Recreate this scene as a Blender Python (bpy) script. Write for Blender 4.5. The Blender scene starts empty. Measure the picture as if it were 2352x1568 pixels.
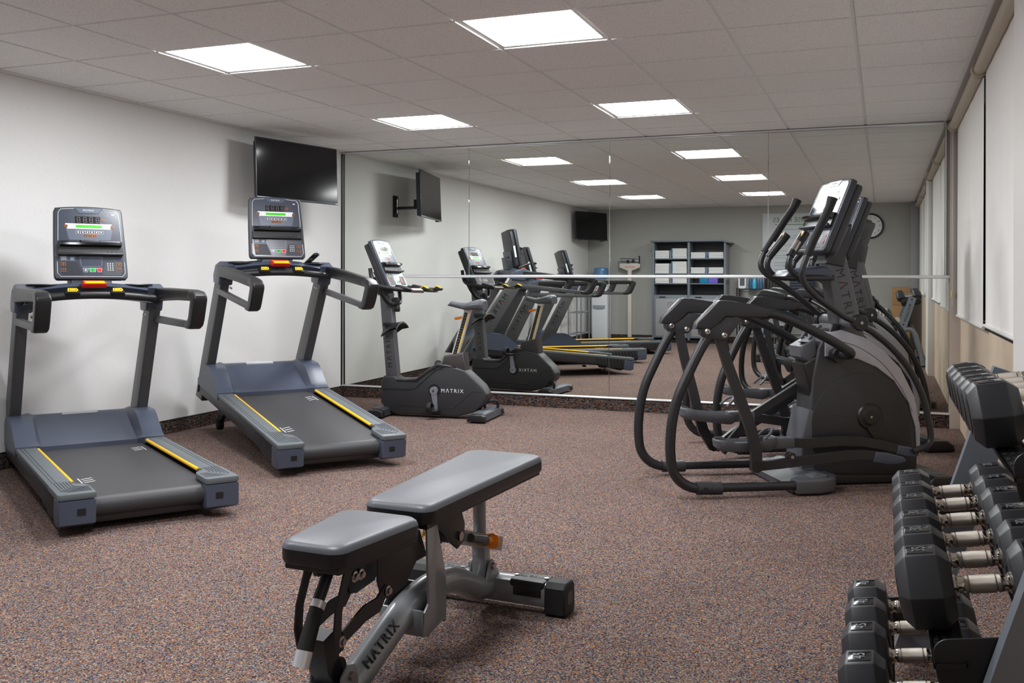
import bpy, bmesh, math, random
from mathutils import Vector, Matrix, Euler
PI = math.pi
R = math.radians
random.seed(7)
scn = bpy.context.scene
COL = scn.collection

# ------------------------------------------------------------------ camera
cam_d = bpy.data.cameras.new('camera')
cam = bpy.data.objects.new('camera', cam_d)
COL.objects.link(cam)
cam_d.sensor_width = 36.0
cam_d.lens = 33.966
cam_d.shift_x = 0.00226
cam_d.shift_y = -0.05914
cam_d.clip_start = 0.05
cx_ = Vector((0.9326775, 0.3607055, 0.0020574))
cy_ = Vector((-0.0027239, 0.0013393, 0.9999954))
cz_ = Vector((0.3607010, -0.9326788, 0.0022317))
cam.matrix_world = Matrix((
    (cx_.x, cy_.x, cz_.x, 5.0885), (cx_.y, cy_.y, cz_.y, -8.4546),
    (cx_.z, cy_.z, cz_.z, 1.187), (0, 0, 0, 1)))
scn.camera = cam

# ------------------------------------------------------------------ world, view
w = bpy.data.worlds.new('world')
scn.world = w
w.use_nodes = True
w.node_tree.nodes['Background'].inputs[0].default_value = (0.02, 0.024, 0.03, 1)
w.node_tree.nodes['Background'].inputs[1].default_value = 0.5
vs = scn.view_settings
vs.view_transform = 'Standard'
vs.look = 'None'
vs.exposure = 1.85
vs.gamma = 1.0
vs.use_curve_mapping = False
scn.cycles.max_bounces = 10
scn.cycles.glossy_bounces = 6
scn.cycles.diffuse_bounces = 6
scn.cycles.sample_clamp_indirect = 6.0
scn.cycles.use_denoising = True
LAMP = 13.0           # radiance of the troffer lenses

# ------------------------------------------------------------------ room sizes
CEIL = 2.460
GX, GY, U = 1.2914, -4.1051, 0.6096     # ceiling grid origin, 2 ft module
XR = 5.66                               # window wall plane
XC = 5.555                              # where the tiled ceiling stops
YB = -8.65                              # wall behind the camera
RAILZ = 1.210

# ------------------------------------------------------------------ materials
MATS = {}
def lin(c):
    c = c / 255.0
    return c / 12.92 if c <= 0.04045 else ((c + 0.055) / 1.055) ** 2.4
def srgb(r, g, b): return (lin(r), lin(g), lin(b), 1)
def mat(name, col, rough=0.5, metal=0.0, coat=0.0, spec=0.5, emit=None, es=0, bump=0, bscale=300, noise=0, coat_rough=0.1):
    if name in MATS: return MATS[name]
    m = bpy.data.materials.new(name)
    m.use_nodes = True
    nt = m.node_tree
    b = nt.nodes['Principled BSDF']
    c = srgb(*col)
    b.inputs['Base Color'].default_value = c
    b.inputs['Roughness'].default_value = rough
    b.inputs['Metallic'].default_value = metal
    b.inputs['Specular IOR Level'].default_value = spec
    if coat:
        b.inputs['Coat Weight'].default_value = coat
        b.inputs['Coat Roughness'].default_value = coat_rough
    if emit:
        b.inputs['Emission Color'].default_value = srgb(*emit)
        b.inputs['Emission Strength'].default_value = es
    if bump or noise:
        tc = nt.nodes.new('ShaderNodeTexCoord')
        n = nt.nodes.new('ShaderNodeTexNoise')
        n.inputs['Scale'].default_value = bscale
        n.inputs['Detail'].default_value = 3
        nt.links.new(tc.outputs['Object'], n.inputs['Vector'])
        if bump:
            bp = nt.nodes.new('ShaderNodeBump')
            bp.inputs['Strength'].default_value = bump
            bp.inputs['Distance'].default_value = 0.002
            nt.links.new(n.outputs['Fac'], bp.inputs['Height'])
            nt.links.new(bp.outputs['Normal'], b.inputs['Normal'])
        if noise:
            mx = nt.nodes.new('ShaderNodeMix'); mx.data_type = 'RGBA'
            mx.inputs[6].default_value = tuple(x * (1 - noise) for x in c[:3]) + (1,)
            mx.inputs[7].default_value = tuple(min(1, x * (1 + noise)) for x in c[:3]) + (1,)
            nt.links.new(n.outputs['Fac'], mx.inputs[0])
            nt.links.new(mx.outputs[2], b.inputs['Base Color'])
    MATS[name] = m
    return m

def ramp(nt, stops, constant=False):
    r = nt.nodes.new('ShaderNodeValToRGB')
    if constant: r.color_ramp.interpolation = 'CONSTANT'
    el = r.color_ramp.elements
    while len(el) < len(stops): el.new(0.5)
    for e, (p, c) in zip(el, stops):
        e.position = p; e.color = c
    return r

def carpet_mat(name, sx, sy, sz, dark=1.0, ribs=None):
    m = bpy.data.materials.new(name); m.use_nodes = True
    nt = m.node_tree; b = nt.nodes['Principled BSDF']
    b.inputs['Roughness'].default_value = 0.95
    b.inputs['Specular IOR Level'].default_value = 0.1
    tc = nt.nodes.new('ShaderNodeTexCoord')
    mp = nt.nodes.new('ShaderNodeMapping'); mp.inputs['Scale'].default_value = (sx, sy, sz)
    nt.links.new(tc.outputs['Object'], mp.inputs['Vector'])
    v = nt.nodes.new('ShaderNodeTexVoronoi'); v.inputs['Scale'].default_value = 1.0
    v.inputs['Randomness'].default_value = 0.6
    nt.links.new(mp.outputs[0], v.inputs['Vector'])
    sp = nt.nodes.new('ShaderNodeSeparateColor'); nt.links.new(v.outputs['Color'], sp.inputs[0])
    cols = [(34, 32, 34), (66, 54, 54), (112, 92, 84), (156, 112, 70), (92, 84, 90), (70, 80, 104),
            (134, 128, 122), (158, 102, 72), (108, 116, 112), (172, 152, 128), (96, 74, 72), (78, 72, 72),
            (132, 116, 108), (120, 104, 118)]
    stops = [(i / len(cols), tuple(x * dark for x in srgb(*c)[:3]) + (1,)) for i, c in enumerate(cols)]
    rp = ramp(nt, stops, True)
    nt.links.new(sp.outputs[0], rp.inputs[0])
    # darker gaps between loops
    g = ramp(nt, [(0.0, (1, 1, 1, 1)), (0.45, (0.85, 0.85, 0.85, 1)), (0.85, (0.42, 0.38, 0.38, 1))])
    nt.links.new(v.outputs['Distance'], g.inputs[0])
    mx = nt.nodes.new('ShaderNodeMix'); mx.data_type = 'RGBA'; mx.blend_type = 'MULTIPLY'; mx.inputs[0].default_value = 1
    nt.links.new(rp.outputs[0], mx.inputs[6]); nt.links.new(g.outputs[0], mx.inputs[7])
    out = mx.outputs[2]
    if ribs:
        wv = nt.nodes.new('ShaderNodeTexWave'); wv.inputs['Scale'].default_value = ribs
        wv.bands_direction = 'DIAGONAL' if False else 'X'
        mp2 = nt.nodes.new('ShaderNodeVectorMath'); mp2.operation = 'DOT_PRODUCT'; mp2.inputs[1].default_value = (1, 1, 0)
        cmb = nt.nodes.new('ShaderNodeCombineXYZ')
        nt.links.new(tc.outputs['Object'], mp2.inputs[0]); nt.links.new(mp2.outputs['Value'], cmb.inputs[0])
        nt.links.new(cmb.outputs[0], wv.inputs['Vector'])
        g2 = ramp(nt, [(0.1, (0.25, 0.22, 0.22, 1)), (0.6, (1, 1, 1, 1))])
        nt.links.new(wv.outputs['Fac'], g2.inputs[0])
        mx2 = nt.nodes.new('ShaderNodeMix'); mx2.data_type = 'RGBA'; mx2.blend_type = 'MULTIPLY'; mx2.inputs[0].default_value = 1
        nt.links.new(out, mx2.inputs[6]); nt.links.new(g2.outputs[0], mx2.inputs[7])
        out = mx2.outputs[2]
    # broad soft wear
    n = nt.nodes.new('ShaderNodeTexNoise'); n.inputs['Scale'].default_value = 1.3; n.inputs['Detail'].default_value = 2
    nt.links.new(tc.outputs['Object'], n.inputs['Vector'])
    g3 = ramp(nt, [(0.3, (0.92, 0.92, 0.92, 1)), (0.7, (1.06, 1.05, 1.05, 1))]); nt.links.new(n.outputs['Fac'], g3.inputs[0])
    mx3 = nt.nodes.new('ShaderNodeMix'); mx3.data_type = 'RGBA'; mx3.blend_type = 'MULTIPLY'; mx3.inputs[0].default_value = 1
    nt.links.new(out, mx3.inputs[6]); nt.links.new(g3.outputs[0], mx3.inputs[7])
    nt.links.new(mx3.outputs[2], b.inputs['Base Color'])
    bp = nt.nodes.new('ShaderNodeBump'); bp.inputs['Strength'].default_value = 0.6; bp.inputs['Distance'].default_value = 0.003
    inv = nt.nodes.new('ShaderNodeMath'); inv.operation = 'MULTIPLY'; inv.inputs[1].default_value = -1
    nt.links.new(v.outputs['Distance'], inv.inputs[0]); nt.links.new(inv.outputs[0], bp.inputs['Height'])
    nt.links.new(bp.outputs['Normal'], b.inputs['Normal'])
    return m

def wallpaper_mat(name, col, col2, vertical=True):
    m = bpy.data.materials.new(name); m.use_nodes = True
    nt = m.node_tree; b = nt.nodes['Principled BSDF']; b.inputs['Roughness'].default_value = 0.75
    b.inputs['Specular IOR Level'].default_value = 0.25
    tc = nt.nodes.new('ShaderNodeTexCoord')
    outs = []
    for sc in ((330, 330, 40), (40, 40, 330)):
        mp = nt.nodes.new('ShaderNodeMapping'); mp.inputs['Scale'].default_value = sc
        nt.links.new(tc.outputs['Object'], mp.inputs['Vector'])
        n = nt.nodes.new('ShaderNodeTexNoise'); n.inputs['Scale'].default_value = 1.0; n.inputs['Detail'].default_value = 2
        nt.links.new(mp.outputs[0], n.inputs['Vector']); outs.append(n)
    add = nt.nodes.new('ShaderNodeMath'); add.operation = 'ADD'
    nt.links.new(outs[0].outputs['Fac'], add.inputs[0]); nt.links.new(outs[1].outputs['Fac'], add.inputs[1])
    r = ramp(nt, [(0.35, srgb(*col2)), (0.65, srgb(*col))])
    h = nt.nodes.new('ShaderNodeMath'); h.operation = 'MULTIPLY'; h.inputs[1].default_value = 0.5
    nt.links.new(add.outputs[0], h.inputs[0]); nt.links.new(h.outputs[0], r.inputs[0])
    nt.links.new(r.outputs[0], b.inputs['Base Color'])
    bp = nt.nodes.new('ShaderNodeBump'); bp.inputs['Strength'].default_value = 0.15; bp.inputs['Distance'].default_value = 0.0006
    nt.links.new(add.outputs[0], bp.inputs['Height']); nt.links.new(bp.outputs['Normal'], b.inputs['Normal'])
    return m

def tile_mat():
    m = bpy.data.materials.new('ceiling_tile'); m.use_nodes = True
    nt = m.node_tree; b = nt.nodes['Principled BSDF']; b.inputs['Roughness'].default_value = 0.95
    b.inputs['Specular IOR Level'].default_value = 0.1
    tc = nt.nodes.new('ShaderNodeTexCoord')
    n = nt.nodes.new('ShaderNodeTexNoise'); n.inputs['Scale'].default_value = 210; n.inputs['Detail'].default_value = 4
    nt.links.new(tc.outputs['Object'], n.inputs['Vector'])
    r = ramp(nt, [(0.30, srgb(182, 180, 178)), (0.44, srgb(236, 234, 232)), (0.7, srgb(242, 240, 238))])
    nt.links.new(n.outputs['Fac'], r.inputs[0]); nt.links.new(r.outputs[0], b.inputs['Base Color'])
    bp = nt.nodes.new('ShaderNodeBump'); bp.inputs['Strength'].default_value = 0.35; bp.inputs['Distance'].default_value = 0.002
    nt.links.new(n.outputs['Fac'], bp.inputs['Height']); nt.links.new(bp.outputs['Normal'], b.inputs['Normal'])
    return m

M_carpet = carpet_mat('loop_carpet', 235, 235, 60, 1.24)
M_base = carpet_mat('ribbed_carpet_base', 60, 60, 190, 0.8, ribs=26)
M_wall = wallpaper_mat('woven_wallpaper', (233, 232, 231), (225, 224, 222))
M_wall_dim = wallpaper_mat('woven_wallpaper_dimmed', (180, 180, 175), (172, 172, 167))  # same paper as the left wall, light falloff painted in as grey
M_tile = tile_mat()
M_tee = mat('grid_tee_white', (225, 224, 222), 0.5)
M_white = mat('white_paint', (226, 225, 222), 0.5)
M_taupe = mat('taupe_paint', (196, 184, 174), 0.6)
M_panel = mat('tan_panel', (214, 194, 170), 0.55, bump=0.1, bscale=200, noise=0.06)
M_blind = mat('blind_fabric', (243, 241, 237), 0.85, bump=0.1, bscale=400)
M_roller = mat('blind_roller_cream', (190, 178, 160), 0.6)
M_glassd = mat('night_glass', (10, 12, 16), 0.05)
M_alu = mat('brushed_aluminium', (228, 228, 230), 0.32, metal=0.55)
M_chrome = mat('chrome', (222, 214, 202), 0.12, metal=1.0)
M_knurl = mat('knurled_chrome', (205, 196, 184), 0.30, metal=1.0, bump=0.5, bscale=2600)
M_steel = mat('stainless_bolt', (180, 174, 168), 0.25, metal=1.0)
M_blk = mat('black_plastic', (26, 26, 28), 0.42)
M_blkg = mat('black_gloss', (18, 18, 20), 0.18, coat=0.4)
M_rub = mat('black_rubber', (20, 20, 21), 0.65)
M_frame = mat('charcoal_powder', (80, 80, 82), 0.42, metal=0.25, bump=0.05)
M_tube = mat('graphite_tube', (56, 56, 58), 0.32, metal=0.5)
M_tube2 = mat('elliptical_charcoal', (46, 46, 49), 0.36, metal=0.2)
M_navy = mat('slate_blue_plastic', (70, 77, 93), 0.38)
M_rail = mat('grey_blue_plastic', (96, 102, 106), 0.48, bump=0.05)
M_side = mat('dark_side_cover', (42, 42, 45), 0.45, bump=0.1)
M_belt = mat('treadmill_belt', (60, 60, 63), 0.45, bump=0.3, bscale=700)
M_yel = mat('safety_yellow', (255, 196, 0), 0.4)
M_org = mat('orange_plastic', (240, 134, 10), 0.4)
M_red = mat('stop_red', (226, 38, 26), 0.35)
M_face = mat('console_face', (54, 61, 76), 0.25, coat=1.0, coat_rough=0.2)
M_faceL = mat('console_face_light', (92, 100, 116), 0.25, coat=1.0, coat_rough=0.2)
M_badge = mat('console_badge', (70, 80, 98), 0.35)
M_shell = mat('console_shell', (52, 56, 64), 0.42)
M_wht = mat('print_white', (235, 237, 240), 0.4)
M_dig = mat('unlit_segment', (92, 84, 92), 0.4)
M_lcd = mat('lcd_green', (50, 150, 10), 0.3, emit=(50, 205, 0), es=0.16)
M_grn = mat('start_green', (40, 170, 80), 0.35)
M_key = mat('key_dark', (30, 33, 44), 0.35)
M_silver = mat('silver_fairing', (172, 171, 179), 0.4, metal=0.1)
M_grey = mat('grey_plastic', (84, 86, 92), 0.45)
M_col = mat('mast_grey', (92, 92, 95), 0.4, metal=0.15)
M_shr = mat('machine_shroud', (50, 50, 53), 0.45, bump=0.05)
M_letd = mat('lettering_dark', (36, 36, 40), 0.4)
M_rack = mat('rack_silver_grey', (134, 141, 150), 0.38, metal=0.45)
M_hex = mat('hex_rubber', (50, 51, 55), 0.42, bump=0.05, bscale=900)
M_hexl = mat('hex_rubber_edge', (50, 51, 55), 0.45, bump=0.1, bscale=500)
M_vinyl_sheen = mat('bench_vinyl_sheen_tint', (84, 86, 92), 0.42, bump=0.12, bscale=260)  # dark vinyl with ceiling sheen painted into a lighter colour
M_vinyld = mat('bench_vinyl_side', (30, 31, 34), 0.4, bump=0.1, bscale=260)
M_bframe = mat('bench_grey_metal', (130, 133, 136), 0.3, metal=0.15, coat=0.5)
M_screen = mat('tv_screen', (6, 6, 8), 0.12)
M_tvf = mat('tv_bezel', (40, 46, 56), 0.35)
M_cab = mat('cabinet_grey', (112, 120, 130), 0.5)
M_cabp = mat('cabinet_panel', (150, 150, 154), 0.5)
M_cabd = mat('cabinet_inside', (66, 64, 70), 0.6)
M_towel = mat('towel_white', (238, 238, 238), 0.9, bump=0.5, bscale=500)
M_tblue = mat('towel_stripe_blue', (60, 104, 148), 0.9)
M_teal = mat('foam_teal', (0, 126, 170), 0.7)
M_purp = mat('foam_purple', (112, 96, 200), 0.7)
M_scale = mat('scale_cream', (216, 208, 196), 0.45)
M_wbot = mat('water_bottle_blue', (84, 130, 176), 0.15, coat=0.5)
M_wcool = mat('cooler_white', (226, 230, 236), 0.35)
M_card = mat('cardboard', (164, 128, 88), 0.8)
M_blue = mat('gym_blue', (20, 116, 226), 0.5)
M_cyan = mat('blue_liquid', (80, 190, 225), 0.2)
M_green = mat('poster_green', (96, 150, 84), 0.6)
M_post = mat('poster_white', (210, 214, 222), 0.4)
M_wire = mat('chrome_wire', (170, 176, 184), 0.3, metal=0.8)

def mirror_mat():
    m = bpy.data.materials.new('mirror_silver'); m.use_nodes = True
    b = m.node_tree.nodes['Principled BSDF']
    b.inputs['Base Color'].default_value = (0.80, 0.825, 0.79, 1)
    b.inputs['Metallic'].default_value = 1; b.inputs['Roughness'].default_value = 0.0
    return m
M_mirror = mirror_mat()
def lens_mat():
    m = bpy.data.materials.new('lit_lens'); m.use_nodes = True
    nt = m.node_tree; b = nt.nodes['Principled BSDF']
    b.inputs['Base Color'].default_value = (0.8, 0.8, 0.8, 1)
    b.inputs['Emission Color'].default_value = (0.955, 0.975, 1.0, 1)
    b.inputs['Emission Strength'].default_value = LAMP
    return m
M_lens = lens_mat()

# ------------------------------------------------------------------ mesh helpers
class MB:
    """collects shapes and links them as one mesh object"""
    def __init__(s): s.v = []; s.f = []; s.m = []; s.sm = []; s.mats = []
    def mi(s, m):
        if m not in s.mats: s.mats.append(m)
        return s.mats.index(m)
    def add(s, verts, faces, m, smooth=True, mx=None):
        o = len(s.v)
        for p in verts:
            p = Vector(p)
            s.v.append(mx @ p if mx else p)
        i = s.mi(m)
        for f in faces:
            s.f.append([a + o for a in f]); s.m.append(i); s.sm.append(smooth)
        return s
    def bm(s, bm, m, smooth=True, mx=None):
        bm.verts.index_update()
        vs = [v.co.copy() for v in bm.verts]
        fs = [[v.index for v in f.verts] for f in bm.faces]
        bm.free()
        return s.add(vs, fs, m, smooth, mx)
    def box(s, c, d, m, bev=0.0, mx=None, seg=2, rot=None):
        bm = bmesh.new(); bmesh.ops.create_cube(bm, size=1)
        for v in bm.verts: v.co = Vector((v.co.x * d[0], v.co.y * d[1], v.co.z * d[2]))
        if bev > 0:
            bmesh.ops.bevel(bm, geom=list(bm.edges), offset=min(bev, 0.49 * min(d)), segments=seg, profile=0.5, affect='EDGES')
        T = Matrix.Translation(Vector(c))
        if rot: T = T @ Euler(rot).to_matrix().to_4x4()
        for v in bm.verts: v.co = T @ v.co
        return s.bm(bm, m, bev > 0, mx)
    def bx(s, x0, x1, y0, y1, z0, z1, m, bev=0.0, mx=None):
        return s.box(((x0 + x1) / 2, (y0 + y1) / 2, (z0 + z1) / 2), (abs(x1 - x0), abs(y1 - y0), abs(z1 - z0)), m, bev, mx)
    def prism(s, prof, a, b, m, axis='y', bev=0.0, seg=2, mx=None, smooth=True):
        """profile in the plane normal to axis, extruded from a to b.
        y: (x,z); x: (y,z); z: (x,y)"""
        def P(p, t):
            if axis == 'y': return Vector((p[0], t, p[1]))
            if axis == 'x': return Vector((t, p[0], p[1]))
            return Vector((p[0], p[1], t))
        bm = bmesh.new()
        v0 = [bm.verts.new(P(p, a)) for p in prof]
        v1 = [bm.verts.new(P(p, b)) for p in prof]
        n = len(prof)
        c0 = bm.faces.new(v0); c1 = bm.faces.new(v1[::-1])
        for i in range(n): bm.faces.new((v0[i], v1[i], v1[(i + 1) % n], v0[(i + 1) % n]))
        bmesh.ops.recalc_face_normals(bm, faces=bm.faces)
        if bev > 0:
            ed = list(set(c0.edges) | set(c1.edges))
            bmesh.ops.bevel(bm, geom=ed, offset=bev, segments=seg, profile=0.5, affect='EDGES')
        return s.bm(bm, m, smooth, mx)
    def tube(s, pts, r, m, n=12, res=6, mx=None, closed=False, straight=False, flat=1.0, cap=True):
        """smooth tube through pts; r number or list; flat scales the binormal"""
        P = [Vector(p) for p in pts]
        rs = r if isinstance(r, (list, tuple)) else [r] * len(P)
        C = []; RR = []
        if straight or len(P) == 2:
            C = P; RR = list(rs)
        else:
            N = len(P)
            rng = range(N if closed else N - 1)
            for i in rng:
                p1 = P[i]; p2 = P[(i + 1) % N]
                p0 = P[i - 1] if (closed or i > 0) else p1 * 2 - p2
                p3 = P[(i + 2) % N] if (closed or i < N - 2) else p2 * 2 - p1
                for k in range(res):
                    t = k / res
                    C.append(0.5 * ((2 * p1) + (-p0 + p2) * t + (2 * p0 - 5 * p1 + 4 * p2 - p3) * t * t + (-p0 + 3 * p1 - 3 * p2 + p3) * t ** 3))
                    RR.append(rs[i] * (1 - t) + rs[(i + 1) % N] * t)
            if not closed: C.append(P[-1]); RR.append(rs[-1])
        N = len(C)
        T = []
        for i in range(N):
            a = C[(i + 1) % N] if (closed or i < N - 1) else C[i]
            b = C[i - 1] if (closed or i > 0) else C[i]
            t = (a - b)
            T.append(t.normalized() if t.length > 1e-9 else Vector((1, 0, 0)))
        up = Vector((0, 0, 1)) if abs(T[0].z) < 0.9 else Vector((0, 1, 0))
        nrm = (up - T[0] * up.dot(T[0])).normalized()
        verts = []; faces = []
        for i in range(N):
            nrm = (nrm - T[i] * nrm.dot(T[i]))
            if nrm.length < 1e-6: nrm = T[i].orthogonal()
            nrm.normalize(); bn = T[i].cross(nrm)
            for k in range(n):
                a = 2 * PI * k / n
                verts.append(C[i] + nrm * (math.cos(a) * RR[i]) + bn * (math.sin(a) * RR[i] * flat))
        M = N if closed else N - 1
        for i in range(M):
            for k in range(n):
                a = i * n + k; b = i * n + (k + 1) % n
                c = ((i + 1) % N) * n + (k + 1) % n; d = ((i + 1) % N) * n + k
                faces.append((a, b, c, d))
        if not closed and cap:
            faces.append(tuple(range(n))[::-1]); faces.append(tuple(range((N - 1) * n, N * n)))
        return s.add(verts, faces, m, True, mx)
    def bar(s, pts, wd, th, m, mx=None, bev=0.006):
        """flat bar following pts (x,y,z) in an x-z plane; wd in plane, th along y"""
        P = [Vector(p) for p in pts]; N = len(P)
        L = []; Rr = []
        for i in range(N):
            a = P[min(i + 1, N - 1)]; b = P[max(i - 1, 0)]
            t = (a - b).normalized(); nn = Vector((-t.z, 0, t.x))
            ww = wd[i] if isinstance(wd, (list, tuple)) else wd
            L.append(P[i] + nn * ww / 2); Rr.append(P[i] - nn * ww / 2)
        ring = L + Rr[::-1]
        bm = bmesh.new()
        v0 = [bm.verts.new(p + Vector((0, -th / 2, 0))) for p in ring]
        v1 = [bm.verts.new(p + Vector((0, th / 2, 0))) for p in ring]
        n = len(ring)
        for i in range(n): bm.faces.new((v0[i], v1[i], v1[(i + 1) % n], v0[(i + 1) % n]))
        for i in range(N - 1):
            bm.faces.new((v0[i], v0[i + 1], v0[n - 2 - i], v0[n - 1 - i]))
            bm.faces.new((v1[n - 1 - i], v1[n - 2 - i], v1[i + 1], v1[i]))
        bmesh.ops.recalc_face_normals(bm, faces=bm.faces)
        return s.bm(bm, m, True, mx)
    def lathe(s, prof, m, axis='z', c=(0, 0, 0), n=24, mx=None, flat=(1, 1)):
        """prof: (radius, height)"""
        verts = []; faces = []
        for (r, h) in prof:
            for k in range(n):
                a = 2 * PI * k / n
                p = (r * math.cos(a) * flat[0], r * math.sin(a) * flat[1], h)
                if axis == 'x': p = (p[2], p[0], p[1])
                if axis == 'y': p = (p[0], p[2], p[1])
                verts.append(Vector(p) + Vector(c))
        N = len(prof)
        for i in range(N - 1):
            for k in range(n):
                f = (i * n + k, i * n + (k + 1) % n, (i + 1) * n + (k + 1) % n, (i + 1) * n + k)
                faces.append(f)
        faces.append(tuple(range(n))[::-1]); faces.append(tuple(range((N - 1) * n, N * n)))
        bm = bmesh.new()
        vv = [bm.verts.new(v) for v in verts]
        for f in faces:
            try: bm.faces.new([vv[i] for i in f])
            except ValueError: pass
        bmesh.ops.recalc_face_normals(bm, faces=bm.faces)
        return s.bm(bm, m, True, mx)
    def cyl(s, p0, p1, r, m, n=18, mx=None):
        return s.tube([p0, p1], r, m, n=n, mx=mx)
    def grid(s, pts, m, mx=None, smooth=True):
        """pts: rows of points"""
        nr = len(pts); nc = len(pts[0])
        vs_ = [p for row in pts for p in row]
        fs = [(i * nc + j, i * nc + j + 1, (i + 1) * nc + j + 1, (i + 1) * nc + j) for i in range(nr - 1) for j in range(nc - 1)]
        return s.add(vs_, fs, m, smooth, mx)
    def build(s, name, parent=None, mx=None, ang=35):
        me = bpy.data.meshes.new(name)
        me.from_pydata([tuple(v) for v in s.v], [], s.f)
        for m in s.mats: me.materials.append(m)
        me.polygons.foreach_set('material_index', s.m)
        me.polygons.foreach_set('use_smooth', s.sm)
        me.update()
        me.set_sharp_from_angle(angle=R(ang)) if ang > 5 else None
        o = bpy.data.objects.new(name, me)
        COL.objects.link(o)
        if parent: o.parent = parent
        if mx is not None: o.matrix_local = mx
        return o

def empty(name, loc, rot=(0, 0, 0)):
    o = bpy.data.objects.new(name, None)
    o.empty_display_size = 0.1
    COL.objects.link(o)
    o.location = loc; o.rotation_euler = rot
    return o
def tag(o, label=None, cat=None, group=None, kind=None):
    if label: o['label'] = label
    if cat: o['category'] = cat
    if group: o['group'] = group
    if kind: o['kind'] = kind
    return o
def dup(o, parent=None):
    c = o.copy(); COL.objects.link(c)
    if parent: c.parent = parent
    for ch in list(o.children): dup(ch, c)
    return c

_text_cache = {}
def text(body, size, mtl, parent, mx, name='lettering', ext=0.0008, space=1.0, align='CENTER', label=None):
    key = (body, size, ext, space, align, mtl.name)
    if key not in _text_cache:
        cu = bpy.data.curves.new('t', 'FONT')
        cu.body = body; cu.size = size; cu.extrude = ext
        cu.align_x = align; cu.align_y = 'CENTER'; cu.space_character = space
        cu.resolution_u = 3
        to = bpy.data.objects.new('t', cu); COL.objects.link(to)
        dg = bpy.context.evaluated_depsgraph_get()
        me = bpy.data.meshes.new_from_object(to.evaluated_get(dg))
        me.name = name
        me.materials.clear(); me.materials.append(mtl)
        bpy.data.objects.remove(to); bpy.data.curves.remove(cu)
        _text_cache[key] = me
    o = bpy.data.objects.new(name, _text_cache[key]); COL.objects.link(o)
    if parent: o.parent = parent
    o.matrix_local = mx
    return o
def logo(size, mtl, parent, mx, space=1.3, ext=0.0008, dot=True):
    o = text('M\u039bTRIX', size, mtl, parent, mx, 'lettering', ext, space)
    if dot:
        b = MB(); vs_ = [v.co.x for v in o.data.vertices]; w_ = max(vs_) - min(vs_)
        x = min(vs_) + w_ * 0.283; h_ = size * 0.11
        b.prism([(x - h_ * .8, -size * .14), (x + h_ * .8, -size * .14), (x, size * .02)], 0, ext * 1.2, M_red, 'z')
        b.build('red_mark', parent, mx)
    return o
def frame_mx(o, x, y):
    """matrix with origin o, x axis and y axis given"""
    x = Vector(x).normalized(); y = Vector(y); y = (y - x * y.dot(x)).normalized(); z = x.cross(y)
    return Matrix(((x.x, y.x, z.x, o[0]), (x.y, y.y, z.y, o[1]), (x.z, y.z, z.z, o[2]), (0, 0, 0, 1)))

def rounded(x0, x1, y0, y1, r, n=5):
    P = []
    for cx, cy, a0 in ((x1 - r, y1 - r, 0), (x0 + r, y1 - r, 90), (x0 + r, y0 + r, 180), (x1 - r, y0 + r, 270)):
        for k in range(n + 1):
            a = R(a0 + 90 * k / n); P.append((cx + r * math.cos(a), cy + r * math.sin(a)))
    return P

# ================================================================== THE SETTING
def struct(o): o['kind'] = 'structure'; return o
b = MB(); b.add([(-0.05, YB - 0.05, 0), (XR + 0.1, YB - 0.05, 0), (XR + 0.1, 0.12, 0), (-0.05, 0.12, 0), (-0.05, YB - 0.05, -0.08), (XR + 0.1, YB - 0.05, -0.08), (XR + 0.1, 0.12, -0.08), (-0.05, 0.12, -0.08)],
    [(0, 1, 2, 3), (7, 6, 5, 4), (0, 4, 5, 1), (1, 5, 6, 2), (2, 6, 7, 3), (3, 7, 4, 0)], M_carpet, False)
struct(b.build('floor'))
b = MB(); b.bx(-0.12, 0, YB - 0.1, 0.12, 0, CEIL + 0.1, M_wall); struct(b.build('wall_left'))
b = MB(); b.bx(0, XR + 0.1, 0.045, 0.14, 0, CEIL + 0.1, M_wall_dim); struct(b.build('wall_front'))
b = MB(); b.bx(0, XR + 0.1, YB - 0.1, YB, 0, CEIL + 0.1, M_wall_dim); struct(b.build('wall_back'))

# ceiling: lay-in tiles dropping a little below their grid
LIGHTS = [(0, 4), (3, 4), (0, 0), (3, 0), (0, -4), (3, -4)]
xs = [0.0] + [GX + i * U for i in range(-2, 8)]
ys = [YB] + [GY + j * U for j in range(-7, 7)] + [0.0]
xs[-1] = min(xs[-1], XC)
b = MB()
for a in range(len(xs) - 1):
    for c in range(len(ys) - 1):
        i = round((xs[a] - GX) / U); j = round((ys[c] - GY) / U)
        if a > 0 and c > 0 and (i, j) in LIGHTS: continue
        x0, x1, y0, y1 = xs[a], xs[a + 1], ys[c], ys[c + 1]
        g = 0.011
        x0 += g if a > 0 else 0.012; y0 += g if c > 0 else 0.012
        x1 -= g; y1 -= g if c < len(ys) - 2 else 0.012
        if x1 - x0 < 0.02 or y1 - y0 < 0.02: continue
        b.bx(x0, x1, y0, y1, CEIL - 0.006, CEIL + 0.02, M_tile)
b.bx(XC, XR + 0.1, YB, 0.05, CEIL, CEIL + 0.03, M_tee)
struct(b.build('ceiling'))
b = MB()
for x in xs[1:-1]: b.bx(x - 0.012, x + 0.012, YB, 0, CEIL + 0.001, CEIL + 0.025, M_tee)
for y in ys[1:-1]: b.bx(0, XC, y - 0.012, y + 0.012, CEIL + 0.002, CEIL + 0.025, M_tee)
for i, j in LIGHTS:
    pass
b.bx(0, 0.02, YB, 0, CEIL - 0.002, CEIL + 0.02, M_tee); b.bx(XC - 0.022, XC, YB, 0, CEIL - 0.010, CEIL + 0.02, M_tee)
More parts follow.
